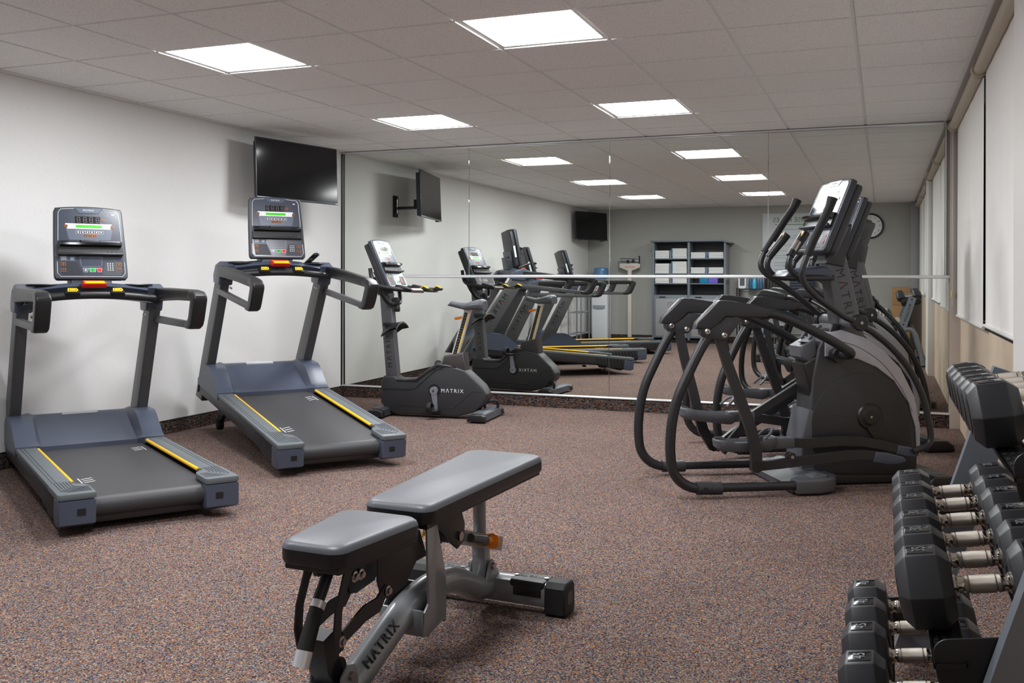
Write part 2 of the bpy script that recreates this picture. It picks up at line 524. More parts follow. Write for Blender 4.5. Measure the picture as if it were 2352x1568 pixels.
b.bx(0, XC, YB, YB + 0.02, CEIL - 0.002, CEIL + 0.02, M_tee); b.bx(0, XC, -0.02, 0.0, CEIL - 0.002, CEIL + 0.02, M_tee)
struct(b.build('trim_1'))
# carpeted baseboards
b = MB(); b.bx(0, 0.012, YB, 0, 0, 0.100, M_base); b.bx(0, 0.014, YB, 0, 0.100, 0.106, M_blk); struct(b.build('baseboard_left'))
b = MB(); b.bx(0, 5.582, -0.006, 0.02, 0, 0.100, M_base); b.bx(0, 5.582, -0.008, 0.02, 0.100, 0.107, M_blk); struct(b.build('baseboard_front'))
b = MB(); b.bx(0, 5.5, YB, YB + 0.012, 0, 0.100, M_base); struct(b.build('baseboard_back'))
# mirror channels
b = MB(); b.bx(0, 5.582, -0.010, 0.04, 0.107, 0.116, M_alu, 0.002); struct(b.build('trim_2'))
b = MB(); b.bx(0, 5.582, -0.012, 0.04, RAILZ - 0.013, RAILZ + 0.011, M_alu, 0.004); struct(b.build('trim_3'))
b = MB(); b.bx(0, 5.556, -0.010, 0.04, CEIL - 0.024, CEIL - 0.010, M_alu, 0.003); b.bx(0, 0.006, -0.006, 0.02, 0.11, CEIL - 0.02, M_blk)
b.bx(5.548, 5.556, -0.006, 0.02, RAILZ, CEIL - 0.02, M_alu); struct(b.build('trim_4'))
# window wall: tan panel, sill line, glass, piers
b = MB(); b.bx(XR, XR + 0.08, YB, 0.1, 0, 0.885, M_panel); struct(b.build('wall_right'))
b = MB(); b.bx(XR + 0.03, XR + 0.06, YB, 0.03, 0.885, CEIL + 0.05, M_glassd)
b.bx(XR, XR + 0.05, YB, 0.03, 0.885, 0.905, M_blk)
struct(b.build('window_1'))
b = MB(); b.bx(5.582, XR + 0.04, -0.015, 0.1, 0, CEIL, M_taupe, 0.002); struct(b.build('trim_5'))
b = MB(); b.bx(5.585, XR + 0.06, -4.70, -4.02, 0, CEIL, M_white, 0.002); struct(b.build('trim_6'))
b = MB(); b.bx(5.50, XR + 0.06, YB, -8.40, 0, CEIL, M_cabp, 0.002); struct(b.build('trim_7'))

# ------------------------------------------------------------------ mirror panels (each a thing)
def mirror_panel(x0, x1, z0, z1, tilt, label):
    t = 0.006
    h = z1 - z0
    bm = MB()
    # origin at the panel's top edge; front face at local y=0, bevelled edge
    e = 0.002
    F = [(x0, 0.0008, -h), (x1, 0.0008, -h), (x1, 0.0008, 0), (x0, 0.0008, 0)]
    G = [(x0 + e, 0, -h + e), (x1 - e, 0, -h + e), (x1 - e, 0, -e), (x0 + e, 0, -e)]
    B = [(x0, t, -h), (x1, t, -h), (x1, t, 0), (x0, t, 0)]
    V = F + G + B
    bm.add(V, [(4, 5, 6, 7), (0, 1, 5, 4), (1, 2, 6, 5), (2, 3, 7, 6), (3, 0, 4, 7)], M_mirror, False)
    bm.add(V, [(1, 0, 8, 9), (2, 1, 9, 10), (3, 2, 10, 11), (0, 3, 11, 8), (11, 10, 9, 8)], M_alu, False)
    o = bm.build('wall_mirror', ang=3)
    o.location = (0, 0.028, z1)
    o.rotation_euler = (R(tilt), 0, 0)
    tag(o, label, 'mirror', 'mirror panels on the far wall')
    return o
UP = (RAILZ + 0.011, CEIL - 0.024); LO = (0.116, RAILZ - 0.013)
sx = [0.007, 1.390, 2.778, 4.171, 5.548]
nm = ['upper mirror panel in the left corner, reflecting the wall television', 'upper mirror panel above the bike, second from the left corner',
      'upper mirror panel reflecting the towel cabinet', 'upper mirror panel at the window end, behind the elliptical consoles']
for k in range(4):
    mirror_panel(sx[k] + 0.0012, sx[k + 1] - 0.0012, UP[0], UP[1], 0.0, nm[k])
lx = [0.007, 2.772, 5.580]
nm = ['lower mirror panel on the left, behind the exercise bike', 'lower mirror panel on the right, behind the ellipticals']
for k in range(2):
    mirror_panel(lx[k] + 0.0012, lx[k + 1] - 0.0012, LO[0], LO[1], 0.26, nm[k])

# ------------------------------------------------------------------ ceiling lights
def make_light():
    t = empty('ceiling_light', (0, 0, CEIL))
    f = MB(); a = 0.302; z0 = 0.0; z1 = 0.075; w_ = 0.022
    for (x0, x1, y0, y1) in ((-a, a, -a, -a + w_), (-a, a, a - w_, a), (-a, -a + w_, -a + w_, a - w_), (a - w_, a, -a + w_, a - w_)):
        f.bx(x0, x1, y0, y1, z0, z0 + 0.006, M_white)
    i = a - w_
    for (x0, x1, y0, y1) in ((-i, i, -i - 0.004, -i), (-i, i, i, i + 0.004), (-i - 0.004, -i, -i, i), (i, i + 0.004, -i, i)):
        f.bx(x0, x1, y0, y1, z0, z1, M_white)
    f.bx(-i, i, -i, i, z1, z1 + 0.004, M_white)
    f.build('frame', t)
    l = MB(); n = 10; rows = []
    for r_ in range(n + 1):
        row = []
        for c in range(n + 1):
            u = -1 + 2 * r_ / n; v = -1 + 2 * c / n
            row.append((u * (i - 0.004), v * (i - 0.004), 0.006 - 0.018 * (1 - u * u * u * u) * (1 - v * v * v * v)))
        rows.append(row)
    l.grid(rows[::-1], M_lens)
    l.build('diffuser', t)
    return t
LL = ['lit square ceiling light nearest the mirror, above the exercise bike', 'lit square ceiling light nearest the mirror, above the ellipticals',
      'lit square ceiling light above the two treadmills', 'largest lit square ceiling light, above the bench',
      'lit square ceiling light behind the camera on the treadmill side', 'lit square ceiling light behind the camera on the window side']
l0 = make_light()
for k, (i, j) in enumerate(LIGHTS):
    t = l0 if k == 0 else dup(l0)
    t.location = (GX + (i + 0.5) * U, GY + (j + 0.5) * U, CEIL)
    tag(t, LL[k], 'ceiling light', 'square ceiling lights')

# ------------------------------------------------------------------ roller blinds
def blind(y0, y1, label, zb):
    t = empty('roller_blind', (0, 0, 0))
    r_ = MB(); r_.cyl((5.605, y0 + 0.03, 2.40), (5.605, y1 - 0.03, 2.40), 0.034, M_roller, 24); r_.build('roller', t)
    for y in (y0 + 0.012, y1 - 0.012):
        q = MB(); q.lathe([(0.045, -0.012), (0.048, 0), (0.045, 0.012)], M_roller, 'y', (5.605, y, 2.398)); q.box((5.62, y, 2.43), (0.03, 0.015, 0.05), M_roller); q.build('bracket', t)
    c = MB(); rows = []
    for k in range(13):
        z = 2.39 - (2.39 - zb) * k / 12
        row = []
        for q in range(29):
            y = y0 + 0.035 + (y1 - y0 - 0.07) * q / 28
            row.append((5.632 + 0.0035 * math.sin(q * 1.1 + y0) * (0.3 + 0.7 * k / 12), y, z))
        rows.append(row)
    c.grid(rows, M_blind)
    c.build('blind_cloth', t)
    h = MB(); h.cyl((5.63, y0 + 0.035, zb), (5.63, y1 - 0.035, zb), 0.010, M_white, 12); h.build('hem_bar', t)
    tag(t, label, 'blind', 'white roller blinds')
    return t
bl = blind(-2.26, -0.06, 'white roller blind next to the mirror corner', 0.905)
ch = MB()
for dx in (0.0, 0.022):
    for k in range(150):
        z = 2.36 - k * 0.0094
        if z < 0.98: break
        ch.box((5.60 - dx * 0.2, -0.045 - dx, z), (0.005, 0.005, 0.005), M_white)
ch.build('bead_chain', bl)
tg = MB(); tg.prism(rounded(-0.018, 0.018, -0.032, 0.032, 0.012), -0.003, 0.003, mat('tag_yellow', (232, 214, 20), 0.4), 'x', mx=Matrix.Translation((5.592, -0.06, 1.07)) @ Matrix.Rotation(R(-20), 4, 'X'))
tg.build('chain_tag', bl)['label'] = 'yellow plastic tag on the bead chain'
blind(-4.02, -2.27, 'white roller blind beside the white column', 0.925)
blind(-6.55, -4.72, 'white roller blind past the white column, above the dumbbell rack', 0.905)
blind(-8.38, -6.57, 'white roller blind at the back corner by the cardboard box', 0.905)

# ================================================================== CONSOLES
def seg7(b, cx, cy, h, mtl):
    w_ = h * 0.5; t = h * 0.10
    for (x, y, dx, dy) in ((0, h / 2, w_, t), (0, 0, w_, t), (0, -h / 2, w_, t), (-w_ / 2, h / 4, t, h / 2), (w_ / 2, h / 4, t, h / 2), (-w_ / 2, -h / 4, t, h / 2), (w_ / 2, -h / 4, t, h / 2)):
        b.box((cx + x, cy + y, 0.0008), (dx, dy, 0.0008), mtl)
    b.box((cx + w_ * 0.85, cy - h / 2, 0.0008), (t, t, 0.0008), mtl)

def make_console(parent, mx, dark=True):
    """console-local: X to the viewer's right, Y up the face, Z toward the viewer. origin = middle of the face"""
    W = 0.196; H = 0.215
    c = MB()
    out = []
    for k in range(9): out.append((-W + 0.02 + (2 * W - 0.04) * k / 8, H - 0.004 + 0.012 * (1 - ((k - 4) / 4) ** 2)))
    prof = [(-W + 0.012, -H), (W - 0.012, -H), (W - 0.002, -H + 0.012), (W, -H + 0.03), (W - 0.004, 0), (W - 0.012, H - 0.022)] + out[::-1] + [(-W + 0.012, H - 0.022), (-W + 0.004, 0), (-W, -H + 0.03), (-W + 0.002, -H + 0.012)]
    c.prism(prof, -0.036, 0.0, M_shell, 'z', 0.007, 3)
    back = [(x * 0.93, y * 0.95) for x, y in prof]
    c.prism(back, -0.085, -0.036, M_shr, 'z', 0.015, 3)
    c.prism([(-0.10, -0.19), (0.10, -0.19), (0.12, -0.02), (-0.12, -0.02)], -0.12, -0.08, M_grey, 'z', 0.012)
    body = c.build('console', parent, mx @ Matrix.Scale(1.06, 4))
    # vents on the back
    v = MB()
    for k in range(9): v.box((0, 0.05 + k * 0.011, -0.086), (0.2, 0.004, 0.003), M_blk)
    v.build('vent', body)
    # upper face
    f = MB(); I = I2 = 0.168
    top = [(-I, 0.012), (I, 0.012), (I - 0.006, H - 0.03), (I - 0.02, H - 0.016), (0.0, H - 0.006), (-I + 0.02, H - 0.016), (-I + 0.006, H - 0.03)]
    f.prism(top, -0.002, 0.0016, M_face, 'z', 0.0006, 1)
    f.prism([(-0.125, 0.085), (0.125, 0.085), (0.112, 0.022), (0.105, 0.018), (-0.105, 0.018), (-0.112, 0.022)], 0.0016, 0.0021, M_faceL, 'z')
    f.build('upper_panel', body)
    f = MB(); lo = [(-I - 0.006, -0.075), (I + 0.006, -0.075), (I + 0.008, -H + 0.035), (I - 0.008, -H + 0.016), (-I + 0.008, -H + 0.016), (-I - 0.008, -H + 0.035)]
    f.prism(lo, -0.002, 0.0016, M_face, 'z', 0.0006, 1)
    f.prism([(-0.165, -0.113), (-0.075, -0.113), (-0.045, -0.192), (-0.158, -0.192)], 0.0016, 0.0020, M_key, 'z')
    f.prism([(0.165, -0.113), (0.075, -0.113), (0.055, -0.192), (0.158, -0.192)], 0.0016, 0.0020, M_shell, 'z')
    f.prism([(-0.062, -0.082), (0.062, -0.082), (0.058, -0.138), (0.050, -0.145), (-0.050, -0.145), (-0.058, -0.138)], 0.0016, 0.0030, M_faceL, 'z', 0.001, 1)
    f.prism([(-0.056, -0.086), (0.056, -0.086), (0.052, -0.138), (-0.052, -0.138)], 0.0030, 0.0034, M_face, 'z')
    f.build('lower_panel', body)
    # white outline
    o = MB(); z = 0.0022
    P = [(-I - 0.002, 0.012, z), (-I + 0.002, 0.10, z), (-I + 0.006, H - 0.034, z), (-I + 0.020, H - 0.014, z), (-0.075, H - 0.008, z)]
    o.tube(P, 0.0014, M_wht, 6, straight=True); o.tube([(-x, y, q) for x, y, q in P], 0.0014, M_wht, 6, straight=True)
    P = [(-I - 0.010, -0.113, z), (-I - 0.012, -H + 0.036, z), (-I + 0.004, -H + 0.014, z), (I - 0.004, -H + 0.014, z), (I + 0.012, -H + 0.036, z), (I + 0.010, -0.113, z)]
    o.tube(P, 0.0014, M_wht, 6, straight=True)
    o.build('outline', body)
    g = MB(); g.prism([(-0.078, H - 0.003), (0.078, H - 0.003), (0.052, H - 0.036), (-0.052, H - 0.036)], 0, 0.004, M_badge, 'z', 0.0015, 1)
    bo = g.build('badge', body)
    text('MATRIX', 0.014, M_wht, body, Matrix.Translation((0, H - 0.018, 0.0045)), 'lettering', 0.0004, 1.25)
    # big digits
    d = MB(); d.prism([(-0.074, 0.118), (0.058, 0.118), (0.062, 0.160), (-0.074, 0.160)], 0.0016, 0.0024, M_blkg, 'z')
    for k in range(4): seg7(d, -0.056 + k * 0.034, 0.139, 0.030, M_dig)
    for v_ in range(1): pass
    dd = d.build('digit_display', body)
    for vtx in dd.data.vertices:
        if vtx.co.z < 0.0014: vtx.co.z += 0.0020
    # white strip with green LCD
    s_ = MB(); s_.prism([(-0.128, 0.116), (0.122, 0.116), (0.114, 0.084), (-0.118, 0.084)], 0.0016, 0.0030, M_wht, 'z')
    for q in range(5):
        for x in (-0.10, -0.083, 0.088, 0.104): s_.box((x, 0.090 + q * 0.005, 0.0033), (0.004, 0.0015, 0.0006), M_key)
    s_.build('info_strip', body)
    s_ = MB(); s_.bx(-0.072, 0.068, 0.091, 0.108, 0.0030, 0.0040, M_lcd); s_.build('lcd_screen', body)['label'] = 'glowing green LCD line'
    # programme keys, one button each
    def key(x, y, w_, h_, edge, fill, glyph, z=0.0022, plus=False):
        k_ = MB()
        k_.bx(x - w_ / 2, x + w_ / 2, y - h_ / 2, y + h_ / 2, z, z + 0.0008, edge)
        e = 0.0012
        k_.bx(x - w_ / 2 + e, x + w_ / 2 - e, y - h_ / 2 + e, y + h_ / 2 - e, z + 0.0008, z + 0.0012, fill)
        if glyph == 'o': k_.lathe([(0.0045, 0), (0.0045, 0.0006)], M_wht, 'z', (x, y, z + 0.0012), 10)
        else:
            k_.box((x, y, z + 0.0016), (w_ * .38, 0.0018, 0.0006), M_org)
            if glyph == '+': k_.box((x, y, z + 0.0016), (0.0018, w_ * .38, 0.0006), M_org)
        k_.build('button', body)
    for q in range(6): key(-0.061 + q * 0.0245, 0.064, 0.0238, 0.017, M_wht, M_key, 'o')
    for q in range(3): key(-0.0235 + q * 0.0245, 0.044, 0.0238, 0.016, M_org, M_key, '-+'[q > 1])
    key(0.080, 0.140, 0.017, 0.016, M_org, M_key, '+')
    key(-0.124, 0.100, 0.018, 0.016, M_org, M_key, '+', 0.0032)
    key(0.122, 0.098, 0.016, 0.016, M_org, M_key, '-', 0.0032)
    for sx_ in (-1, 1):
        key(sx_ * 0.148, -0.128, 0.025, 0.019, M_org, M_key, '+'); key(sx_ * 0.148, -0.162, 0.025, 0.019, M_org, M_key, '-')
    k_ = MB(); k_.bx(0.080, 0.1225, -0.168, -0.117, 0.0018, 0.0022, M_shell)
    for r_ in range(4):
        for q in range(3): k_.box((0.088 + q * 0.013, -0.124 - r_ * 0.0125, 0.0023), (0.0050, 0.0058, 0.0008), M_wht)
    k_.build('number_pad', body)
    k_ = MB(); k_.bx(-0.165, -0.080, -0.110, -0.080, 0.0016, 0.0020, M_badge)
    for q in range(6): k_.box((-0.146 + (q % 2) * 0.004, -0.084 - q * 0.0035, 0.0020), (0.030, 0.0012, 0.0006), M_wht)
    for q in range(5): k_.box((-0.100, -0.088 - q * 0.0035, 0.0020), (0.020, 0.0012, 0.0006), M_wht)
    k_.build('notice', body)
    k_ = MB(); k_.prism([(0.124, 0.172), (0.128, 0.172), (0.129, 0.174), (0.133, 0.174), (0.134, 0.172), (0.138, 0.172), (0.138, 0.180), (0.134, 0.180), (0.133, 0.178), (0.129, 0.178), (0.128, 0.180), (0.124, 0.180)], 0.0018, 0.0026, M_wht, 'z')
    k_.build('emblem', body)
    for nm_, m_, x0, x1, gl in (('pause_button', M_faceL, -0.047, -0.018, M_wht), ('start_button', M_grn, -0.014, 0.023, mat('start_glyph', (20, 110, 40), .4)), ('stop_button', M_red, 0.027, 0.056, mat('stop_glyph', (180, 20, 10), .4))):
        q = MB(); q.prism([(x0 - 0.001, -0.150), (x1 + 0.001, -0.150), (x1 - 0.004, -0.174), (x0 + 0.004, -0.174)], 0.0016, 0.0030, M_wht, 'z')
        q.prism([(x0 + 0.0004, -0.1515), (x1 - 0.0004, -0.1515), (x1 - 0.0052, -0.1725), (x0 + 0.0052, -0.1725)], 0.0030, 0.0040, m_, 'z')
        q.lathe([(0.005, 0), (0.005, 0.0006)], gl, 'z', ((x0 + x1) / 2, -0.162, 0.004), 8)
        q.build(nm_, body)
    # reading rack
    q = MB()
    q.prism([(0.0, 0.012), (0.022, 0.006), (0.040, -0.010), (0.038, -0.022), (0.0, -0.030)], -0.165, 0.165, M_blkg if dark else M_blk, 'x', 0.003, 2, mx=Matrix(((1, 0, 0, 0), (0, 0, 1, 0), (0, 1, 0, 0), (0, 0, 0, 1))))
    q.bx(-0.172, 0.172, -0.074, -0.028, 0.000, 0.012, M_blk)
    q.bx(-0.172, 0.172, -0.078, -0.066, 0.000, 0.030, M_blk, 0.002)
    q.prism([(-0.060, 0.010), (0.050, 0.010), (0.040, -0.002), (-0.048, -0.002)], 0.020, 0.028, M_shell, 'z', 0.001)
    for x in (0.095, 0.118, 0.140): q.box((x, -0.060, 0.0165), (0.014, 0.009, 0.01), M_key)
    q.build('reading_rack', body)
    return body

# ================================================================== TREADMILL
def make_treadmill():
    t = empty('treadmill', (0, 0, 0))
    for s in (1, -1):
        a, c = (0.335, 0.412) if s > 0 else (-0.412, -0.335)
        b = MB()
        b.prism([(0.10, 0.175), (0.10, 0.065), (0.30, 0.055), (0.42, 0.085), (1.95, 0.085), (2.03, 0.12), (2.03, 0.19), (1.6, 0.20), (1.42, 0.178)], a, c, M_side, 'y', 0.006)
        yo = 0.4135 * s
        for k in range(8):    # slanted slots behind the end cap
            x = 0.13 + k * 0.045
            b.prism([(x, 0.075), (x + 0.012 + 0.010 * (7 - k) / 7, 0.075), (x + 0.055 + 0.010 * (7 - k) / 7, 0.160), (x + 0.043, 0.160)], yo - 0.002, yo + 0.001, M_blk, 'y')
        b.build('side_cover', t)
        # foot rail
        b = MB()
        y0, y1 = sorted((0.308 * s, 0.415 * s))
        b.bx(0.20, 1.47, y0, y1, 0.172, 0.198, M_rail, 0.005)
        L = [(0.004, 0.262 * s), (0.004, 0.408 * s), (0.012, 0.418 * s), (0.26, 0.418 * s), (0.30, 0.415 * s), (0.30, 0.310 * s), (0.26, 0.308 * s), (0.215, 0.262 * s), (0.17, 0.250 * s), (0.014, 0.250 * s)]
        b.prism(L, 0.170, 0.201, M_rail, 'z', 0.006)
        for k in range(6):      # nested grooves that turn inward on the step-off pad
            yk = 0.322 + 0.0135 * k; xk = 0.150 - 0.019 * k
            b.tube([(0.30, yk * s, 0.2012), (xk + 0.030, yk * s, 0.2012), (xk, (yk - 0.026) * s, 0.2012), (xk - 0.004, 0.262 * s, 0.2012)], 0.0022, M_shell, 6, straight=True, flat=1.0)
        for yy in (0.375, 0.392): b.box((0.87, yy * s, 0.1985), (1.16, 0.003, 0.0012), M_shell)
        for k in range(3): b.box((1.445, (0.330 + 0.015 * k) * s, 0.1985), (0.022, 0.004, 0.001), M_blk)
        b.build('foot_rail', t)
        # navy end cap with square port
        b = MB()
        y0, y1 = sorted((0.252 * s, 0.416 * s))
        b.prism([(0.0, 0.060), (0.0, 0.168), (0.13, 0.168), (0.13, 0.045), (0.03, 0.045)], y0, y1, M_navy, 'y', 0.010, 3)
        e = b.build('end_cap', t)
        q = MB(); q.prism(rounded(0.317 * s - 0.019, 0.317 * s + 0.019, 0.098, 0.130, 0.004), -0.0015, 0.004, M_blk, 'x')
        q.prism(rounded(0.317 * s - 0.022, 0.317 * s + 0.022, 0.094, 0.133, 0.005), -0.0005, 0.003, M_badge, 'x')
        q.build('port', e)
        # yellow strip
        b = MB(); b.tube([(0.32, 0.303 * s, 0.190), (1.41, 0.303 * s, 0.190)], 0.0095, M_yel, 10); b.build('yellow_strip', t)['label'] = 'yellow safety strip'
        b = MB(); b.tube([(0.22, 0.303 * s, 0.186), (0.33, 0.303 * s, 0.186)], 0.009, M_shell, 8); b.build('strip_end', t)
        # upright
        b = MB()
        y0, y1 = sorted((0.340 * s, 0.408 * s))
        b.prism([(1.985, 0.03), (2.17, 0.03), (2.02, 0.34), (1.66, 1.00), (1.49, 1.00), (1.83, 0.33)], y0, y1, M_frame, 'y', 0.010, 3)
        u = b.build('upright', t)
        ang = math.atan2(0.66, -0.355)
        cxm = 1.79; czm = 0.64
        if s > 0:
            m_ = frame_mx((cxm, 0.4085, czm), (-math.cos(ang) * -1, 0, math.sin(ang)), (-math.sin(ang), 0, math.cos(ang)))
            m_ = frame_mx((cxm, 0.4088, czm), (math.cos(ang), 0, math.sin(ang)), (math.sin(ang), 0, -math.cos(ang)))
        else:
            m_ = frame_mx((cxm, -0.4088, czm), (-math.cos(ang), 0, -math.sin(ang)), (math.sin(ang), 0, -math.cos(ang)))
        if s < 0: logo(0.085, M_letd, u, m_, 1.35)
        # navy shoulder joining mast and beam
        b = MB()
        y0, y1 = sorted((0.318 * s, 0.420 * s))
        b.prism([(1.66, 0.98), (1.50, 0.98), (1.47, 1.06), (1.44, 1.125), (1.52, 1.150), (1.62, 1.12), (1.675, 1.04)], y0, y1, M_navy, 'y', 0.016, 3)
        sh = b.build('shoulder', t)
        b = MB()
        for xx in (1.52, 1.56): b.lathe([(0.009, 0), (0.009, 0.004), (0.004, 0.006)], M_steel, 'y', (xx, (0.318 if s > 0 else -0.318 - 0) - 0.0 * s, 0.955), 12)
        b.build('bolt', t)
        # handrail loop
        y = 0.392 * s
        b = MB()
        b.prism([(1.54, 1.040), (1.54, 1.122), (1.30, 1.128), (0.70, 1.122), (0.62, 1.110), (0.588, 1.086), (0.66, 1.060), (1.00, 1.058), (1.35, 1.048)], y - 0.032, y + 0.032, M_blk, 'y', 0.012, 3)
        b.prism([(0.70, 1.120), (0.625, 1.113), (0.583, 1.090), (0.578, 1.065), (0.628, 0.955), (0.655, 0.918), (0.70, 0.902), (0.77, 0.902), (0.78, 0.935), (0.735, 0.945), (0.705, 0.975), (0.672, 1.055), (0.69, 1.075), (0.74, 1.080)], y - 0.038, y + 0.038, M_blk, 'y', 0.013, 3)
        b.prism([(0.72, 0.903), (1.62, 0.908), (1.60, 0.952), (0.72, 0.942)], y - 0.018, y + 0.018, M_frame, 'y', 0.006)
        b.build('handrail', t)
        # feet
        b = MB(); b.cyl((0.36, 0.30 * s, 0.0), (0.36, 0.30 * s, 0.02), 0.028, M_rub); b.cyl((0.36, 0.30 * s, 0.015), (0.36, 0.30 * s, 0.07), 0.008, M_steel)
        b.prism([(0.29, 0.088), (0.43, 0.088), (0.40, 0.045), (0.32, 0.045)], (0.30 - 0.03) * s, (0.30 + 0.03) * s, M_blk, 'y', 0.003)
        b.build('levelling_foot', t)
        b = MB(); b.lathe([(0.020, -0.022), (0.042, -0.022), (0.045, -0.015), (0.045, 0.015), (0.042, 0.022), (0.020, 0.022)], M_rub, 'y', (1.92, 0.27 * s, 0.045)); b.lathe([(0.012, -0.026), (0.012, 0.026)], M_steel, 'y', (1.92, 0.27 * s, 0.045), 12)
        b.build('wheel', t)
        # tray
        b = MB(); b.lathe([(0.020, 0.0), (0.062, 0.004), (0.070, 0.014), (0.066, 0.018), (0.056, 0.010), (0.020, 0.006)], M_blk, 'z', (1.50, 0.265 * s, 1.132), 24, flat=(0.62, 1.35))
        b.build('accessory_tray', t)
        # yellow key on grip bar
        b = MB()
        b.prism([(1.372, 1.075), (1.352, 1.098), (1.385, 1.116), (1.42, 1.110), (1.42, 1.08)], 0.125 * s - 0.042, 0.125 * s + 0.042, M_blk, 'y', 0.010)
        b.build('key_housing', t)
        b = MB(); b.prism([(-0.030, -0.014), (0.020, -0.014), (0.030, 0.0), (0.024, 0.016), (-0.026, 0.016)], 0, 0.004, M_yel, 'z', 0.001, 1, mx=frame_mx((1.371, 0.125 * s, 1.114), (0, -1, 0), (0.35, 0, 0.30)))
        b.prism([(-0.022, -0.008), (0.014, -0.008), (0.022, 0.0), (0.018, 0.010), (-0.019, 0.010)], 0.004, 0.0045, M_blk, 'z', mx=frame_mx((1.371, 0.125 * s, 1.114), (0, -1, 0), (0.35, 0, 0.30)))
        b.prism([(-0.018, -0.005), (0.011, -0.005), (0.018, 0.0), (0.014, 0.007), (-0.016, 0.007)], 0.0045, 0.005, M_yel, 'z', mx=frame_mx((1.371, 0.125 * s, 1.114), (0, -1, 0), (0.35, 0, 0.30)))
        b.build('speed_key', t)['label'] = 'yellow speed key'
    # belt
    b = MB(); r = 0.048; P = []
    for k in range(13):
        a = R(-90 - 180 * k / 12); P.append((0.085 + r * math.cos(a), 0.118 + r * math.sin(a)))
    P = P + [(1.62, 0.166), (1.62, 0.070)]
    b.prism(P, -0.292, 0.292, M_belt, 'y')
    belt = b.build('running_belt', t)
    for (x, y, dx) in ((0.42, 0.225, 1), (1.32, -0.235, -1)):
        q = MB()
        for k in range(3): q.box((x + dx * 0.045 * k, y - 0.02 * dx, 0.1668), (0.006, 0.060, 0.0012), M_wht, rot=(0, 0, 0.45))
        q.box((x + dx * 0.045, y + 0.018 * dx, 0.1668), (0.13, 0.005, 0.0012), M_wht)
        q.build('belt_mark', belt)
    b = MB(); b.bx(0.12, 0.16, -0.34, 0.34, 0.030, 0.062, M_frame, 0.003); b.bx(0.16, 1.9, -0.335, 0.335, 0.070, 0.110, M_blk)
    b.build('under_frame', t)
    # motor cover
    b = MB(); rows = []
    NX, NY = 26, 28
    def sst(a, c, x): x = max(0, min(1, (x - a) / (c - a))); return x * x * (3 - 2 * x)
    for i in range(NY + 1):
        y = -0.4175 + 0.835 * i / NY; ay = abs(y)
        k = sst(0.262, 0.312, ay)            # 0 middle, 1 side lobes
        xs0 = 1.445 * k + 1.50 * (1 - k)
        row = [(xs0, y, 0.165)]
        for j in range(NX + 1):
            x = xs0 + (2.06 - xs0) * (j / NX)
            side = 0.203 + 0.140 * sst(1.43, 1.72, x) ** 0.9 - 0.15 * sst(1.86, 2.08, x)
            mid = 0.190 + 0.145 * (max(0, min(1, (x - 1.50) / 0.34)) ** 1.25) - 0.16 * sst(1.88, 2.08, x)
            z = side * k + mid * (1 - k) + 0.012 * math.exp(-((ay - 0.305) / 0.012) ** 2) * sst(1.45, 1.6, x) * (1 - sst(1.85, 2.0, x))
            row.append((x, y, z))
        row.append((2.075, y, 0.08))
        rows.append(row)
    b.grid(rows[::-1], M_navy)
    for i in (0, NY):
        r_ = rows[i]; n = len(r_); base = [(p[0], p[1], 0.15 if p[0] < 2.05 else 0.08) for p in r_]
        b.grid([r_, base] if i == 0 else [base, r_], M_navy)
    b.bx(1.83, 1.87, -0.10, 0.11, 0.325, 0.341, mat('label_silver', (196, 198, 200), 0.4), 0.002)
    b.build('motor_cover', t)
    b = MB(); b.prism([(2.06, 0.05), (2.10, 0.05), (2.10, 0.20), (2.05, 0.27)], -0.33, 0.33, M_shr, 'y', 0.006)
    for k in range(8): b.box((2.101, 0, 0.07 + k * 0.016), (0.003, 0.56, 0.006), M_blk)
    b.build('front_vent', t)
    # cross beam, arched up in the middle
    b = MB(); rows = []
    for i in range(25):
        y = -0.385 + 0.77 * i / 24; k = 1 - (y / 0.385) ** 2
        zt = 1.118 + 0.040 * k; zb = 1.020 + 0.040 * k; xf = 1.432 - 0.006 * k
        rows.append([(xf + 0.02, y, zt - 0.02), (xf + 0.05, y, zt), (xf + 0.15, y, zt), (xf + 0.19, y, zt - 0.035), (xf + 0.17, y, zb + 0.01), (xf + 0.07, y, zb), (xf + 0.035, y, zb + 0.005), (xf + 0.055, y, zb + 0.05), (xf + 0.02, y, zt - 0.02)])
    b.grid(rows, M_navy)
    b.build('cross_beam', t)
    b = MB(); P = []
    for i in range(15):
        y = -0.375 + 0.75 * i / 14; k = 1 - (y / 0.375) ** 2
        P.append((1.405 - 0.012 * k, y, 1.056 + 0.030 * k))
    b.tube(P, 0.024, M_blk, 14, 3)
    for s in (1, -1): b.prism([(1.386, 1.062), (1.380, 1.086), (1.392, 1.088), (1.398, 1.062)], 0.19 * s, 0.32 * s, M_steel, 'y')
    b.build('grip_bar', t)
    b = MB(); b.prism([(1.395, 1.128), (1.375, 1.150), (1.40, 1.166), (1.455, 1.168), (1.455, 1.128)], -0.066, 0.066, M_red, 'y', 0.006)
    b.prism([(1.382, 1.1565), (1.40, 1.1685), (1.450, 1.1705), (1.450, 1.166), (1.40, 1.164), (1.384, 1.152)], -0.055, 0.055, M_yel, 'y')
    b.prism([(1.386, 1.158), (1.402, 1.170), (1.449, 1.1715), (1.449, 1.167), (1.40, 1.164)], -0.050, 0.050, M_red, 'y')
    b.build('stop_button', t)['label'] = 'red emergency stop'
    b = MB(); b.prism([(1.47, 1.13), (1.62, 1.13), (1.66, 1.27), (1.50, 1.22)], -0.115, 0.115, M_shell, 'y', 0.01); b.build('console_neck', t)
    cs = make_console(t, frame_mx((1.535, 0, 1.398), (0, -1, 0), (0.30, 0, 1)))
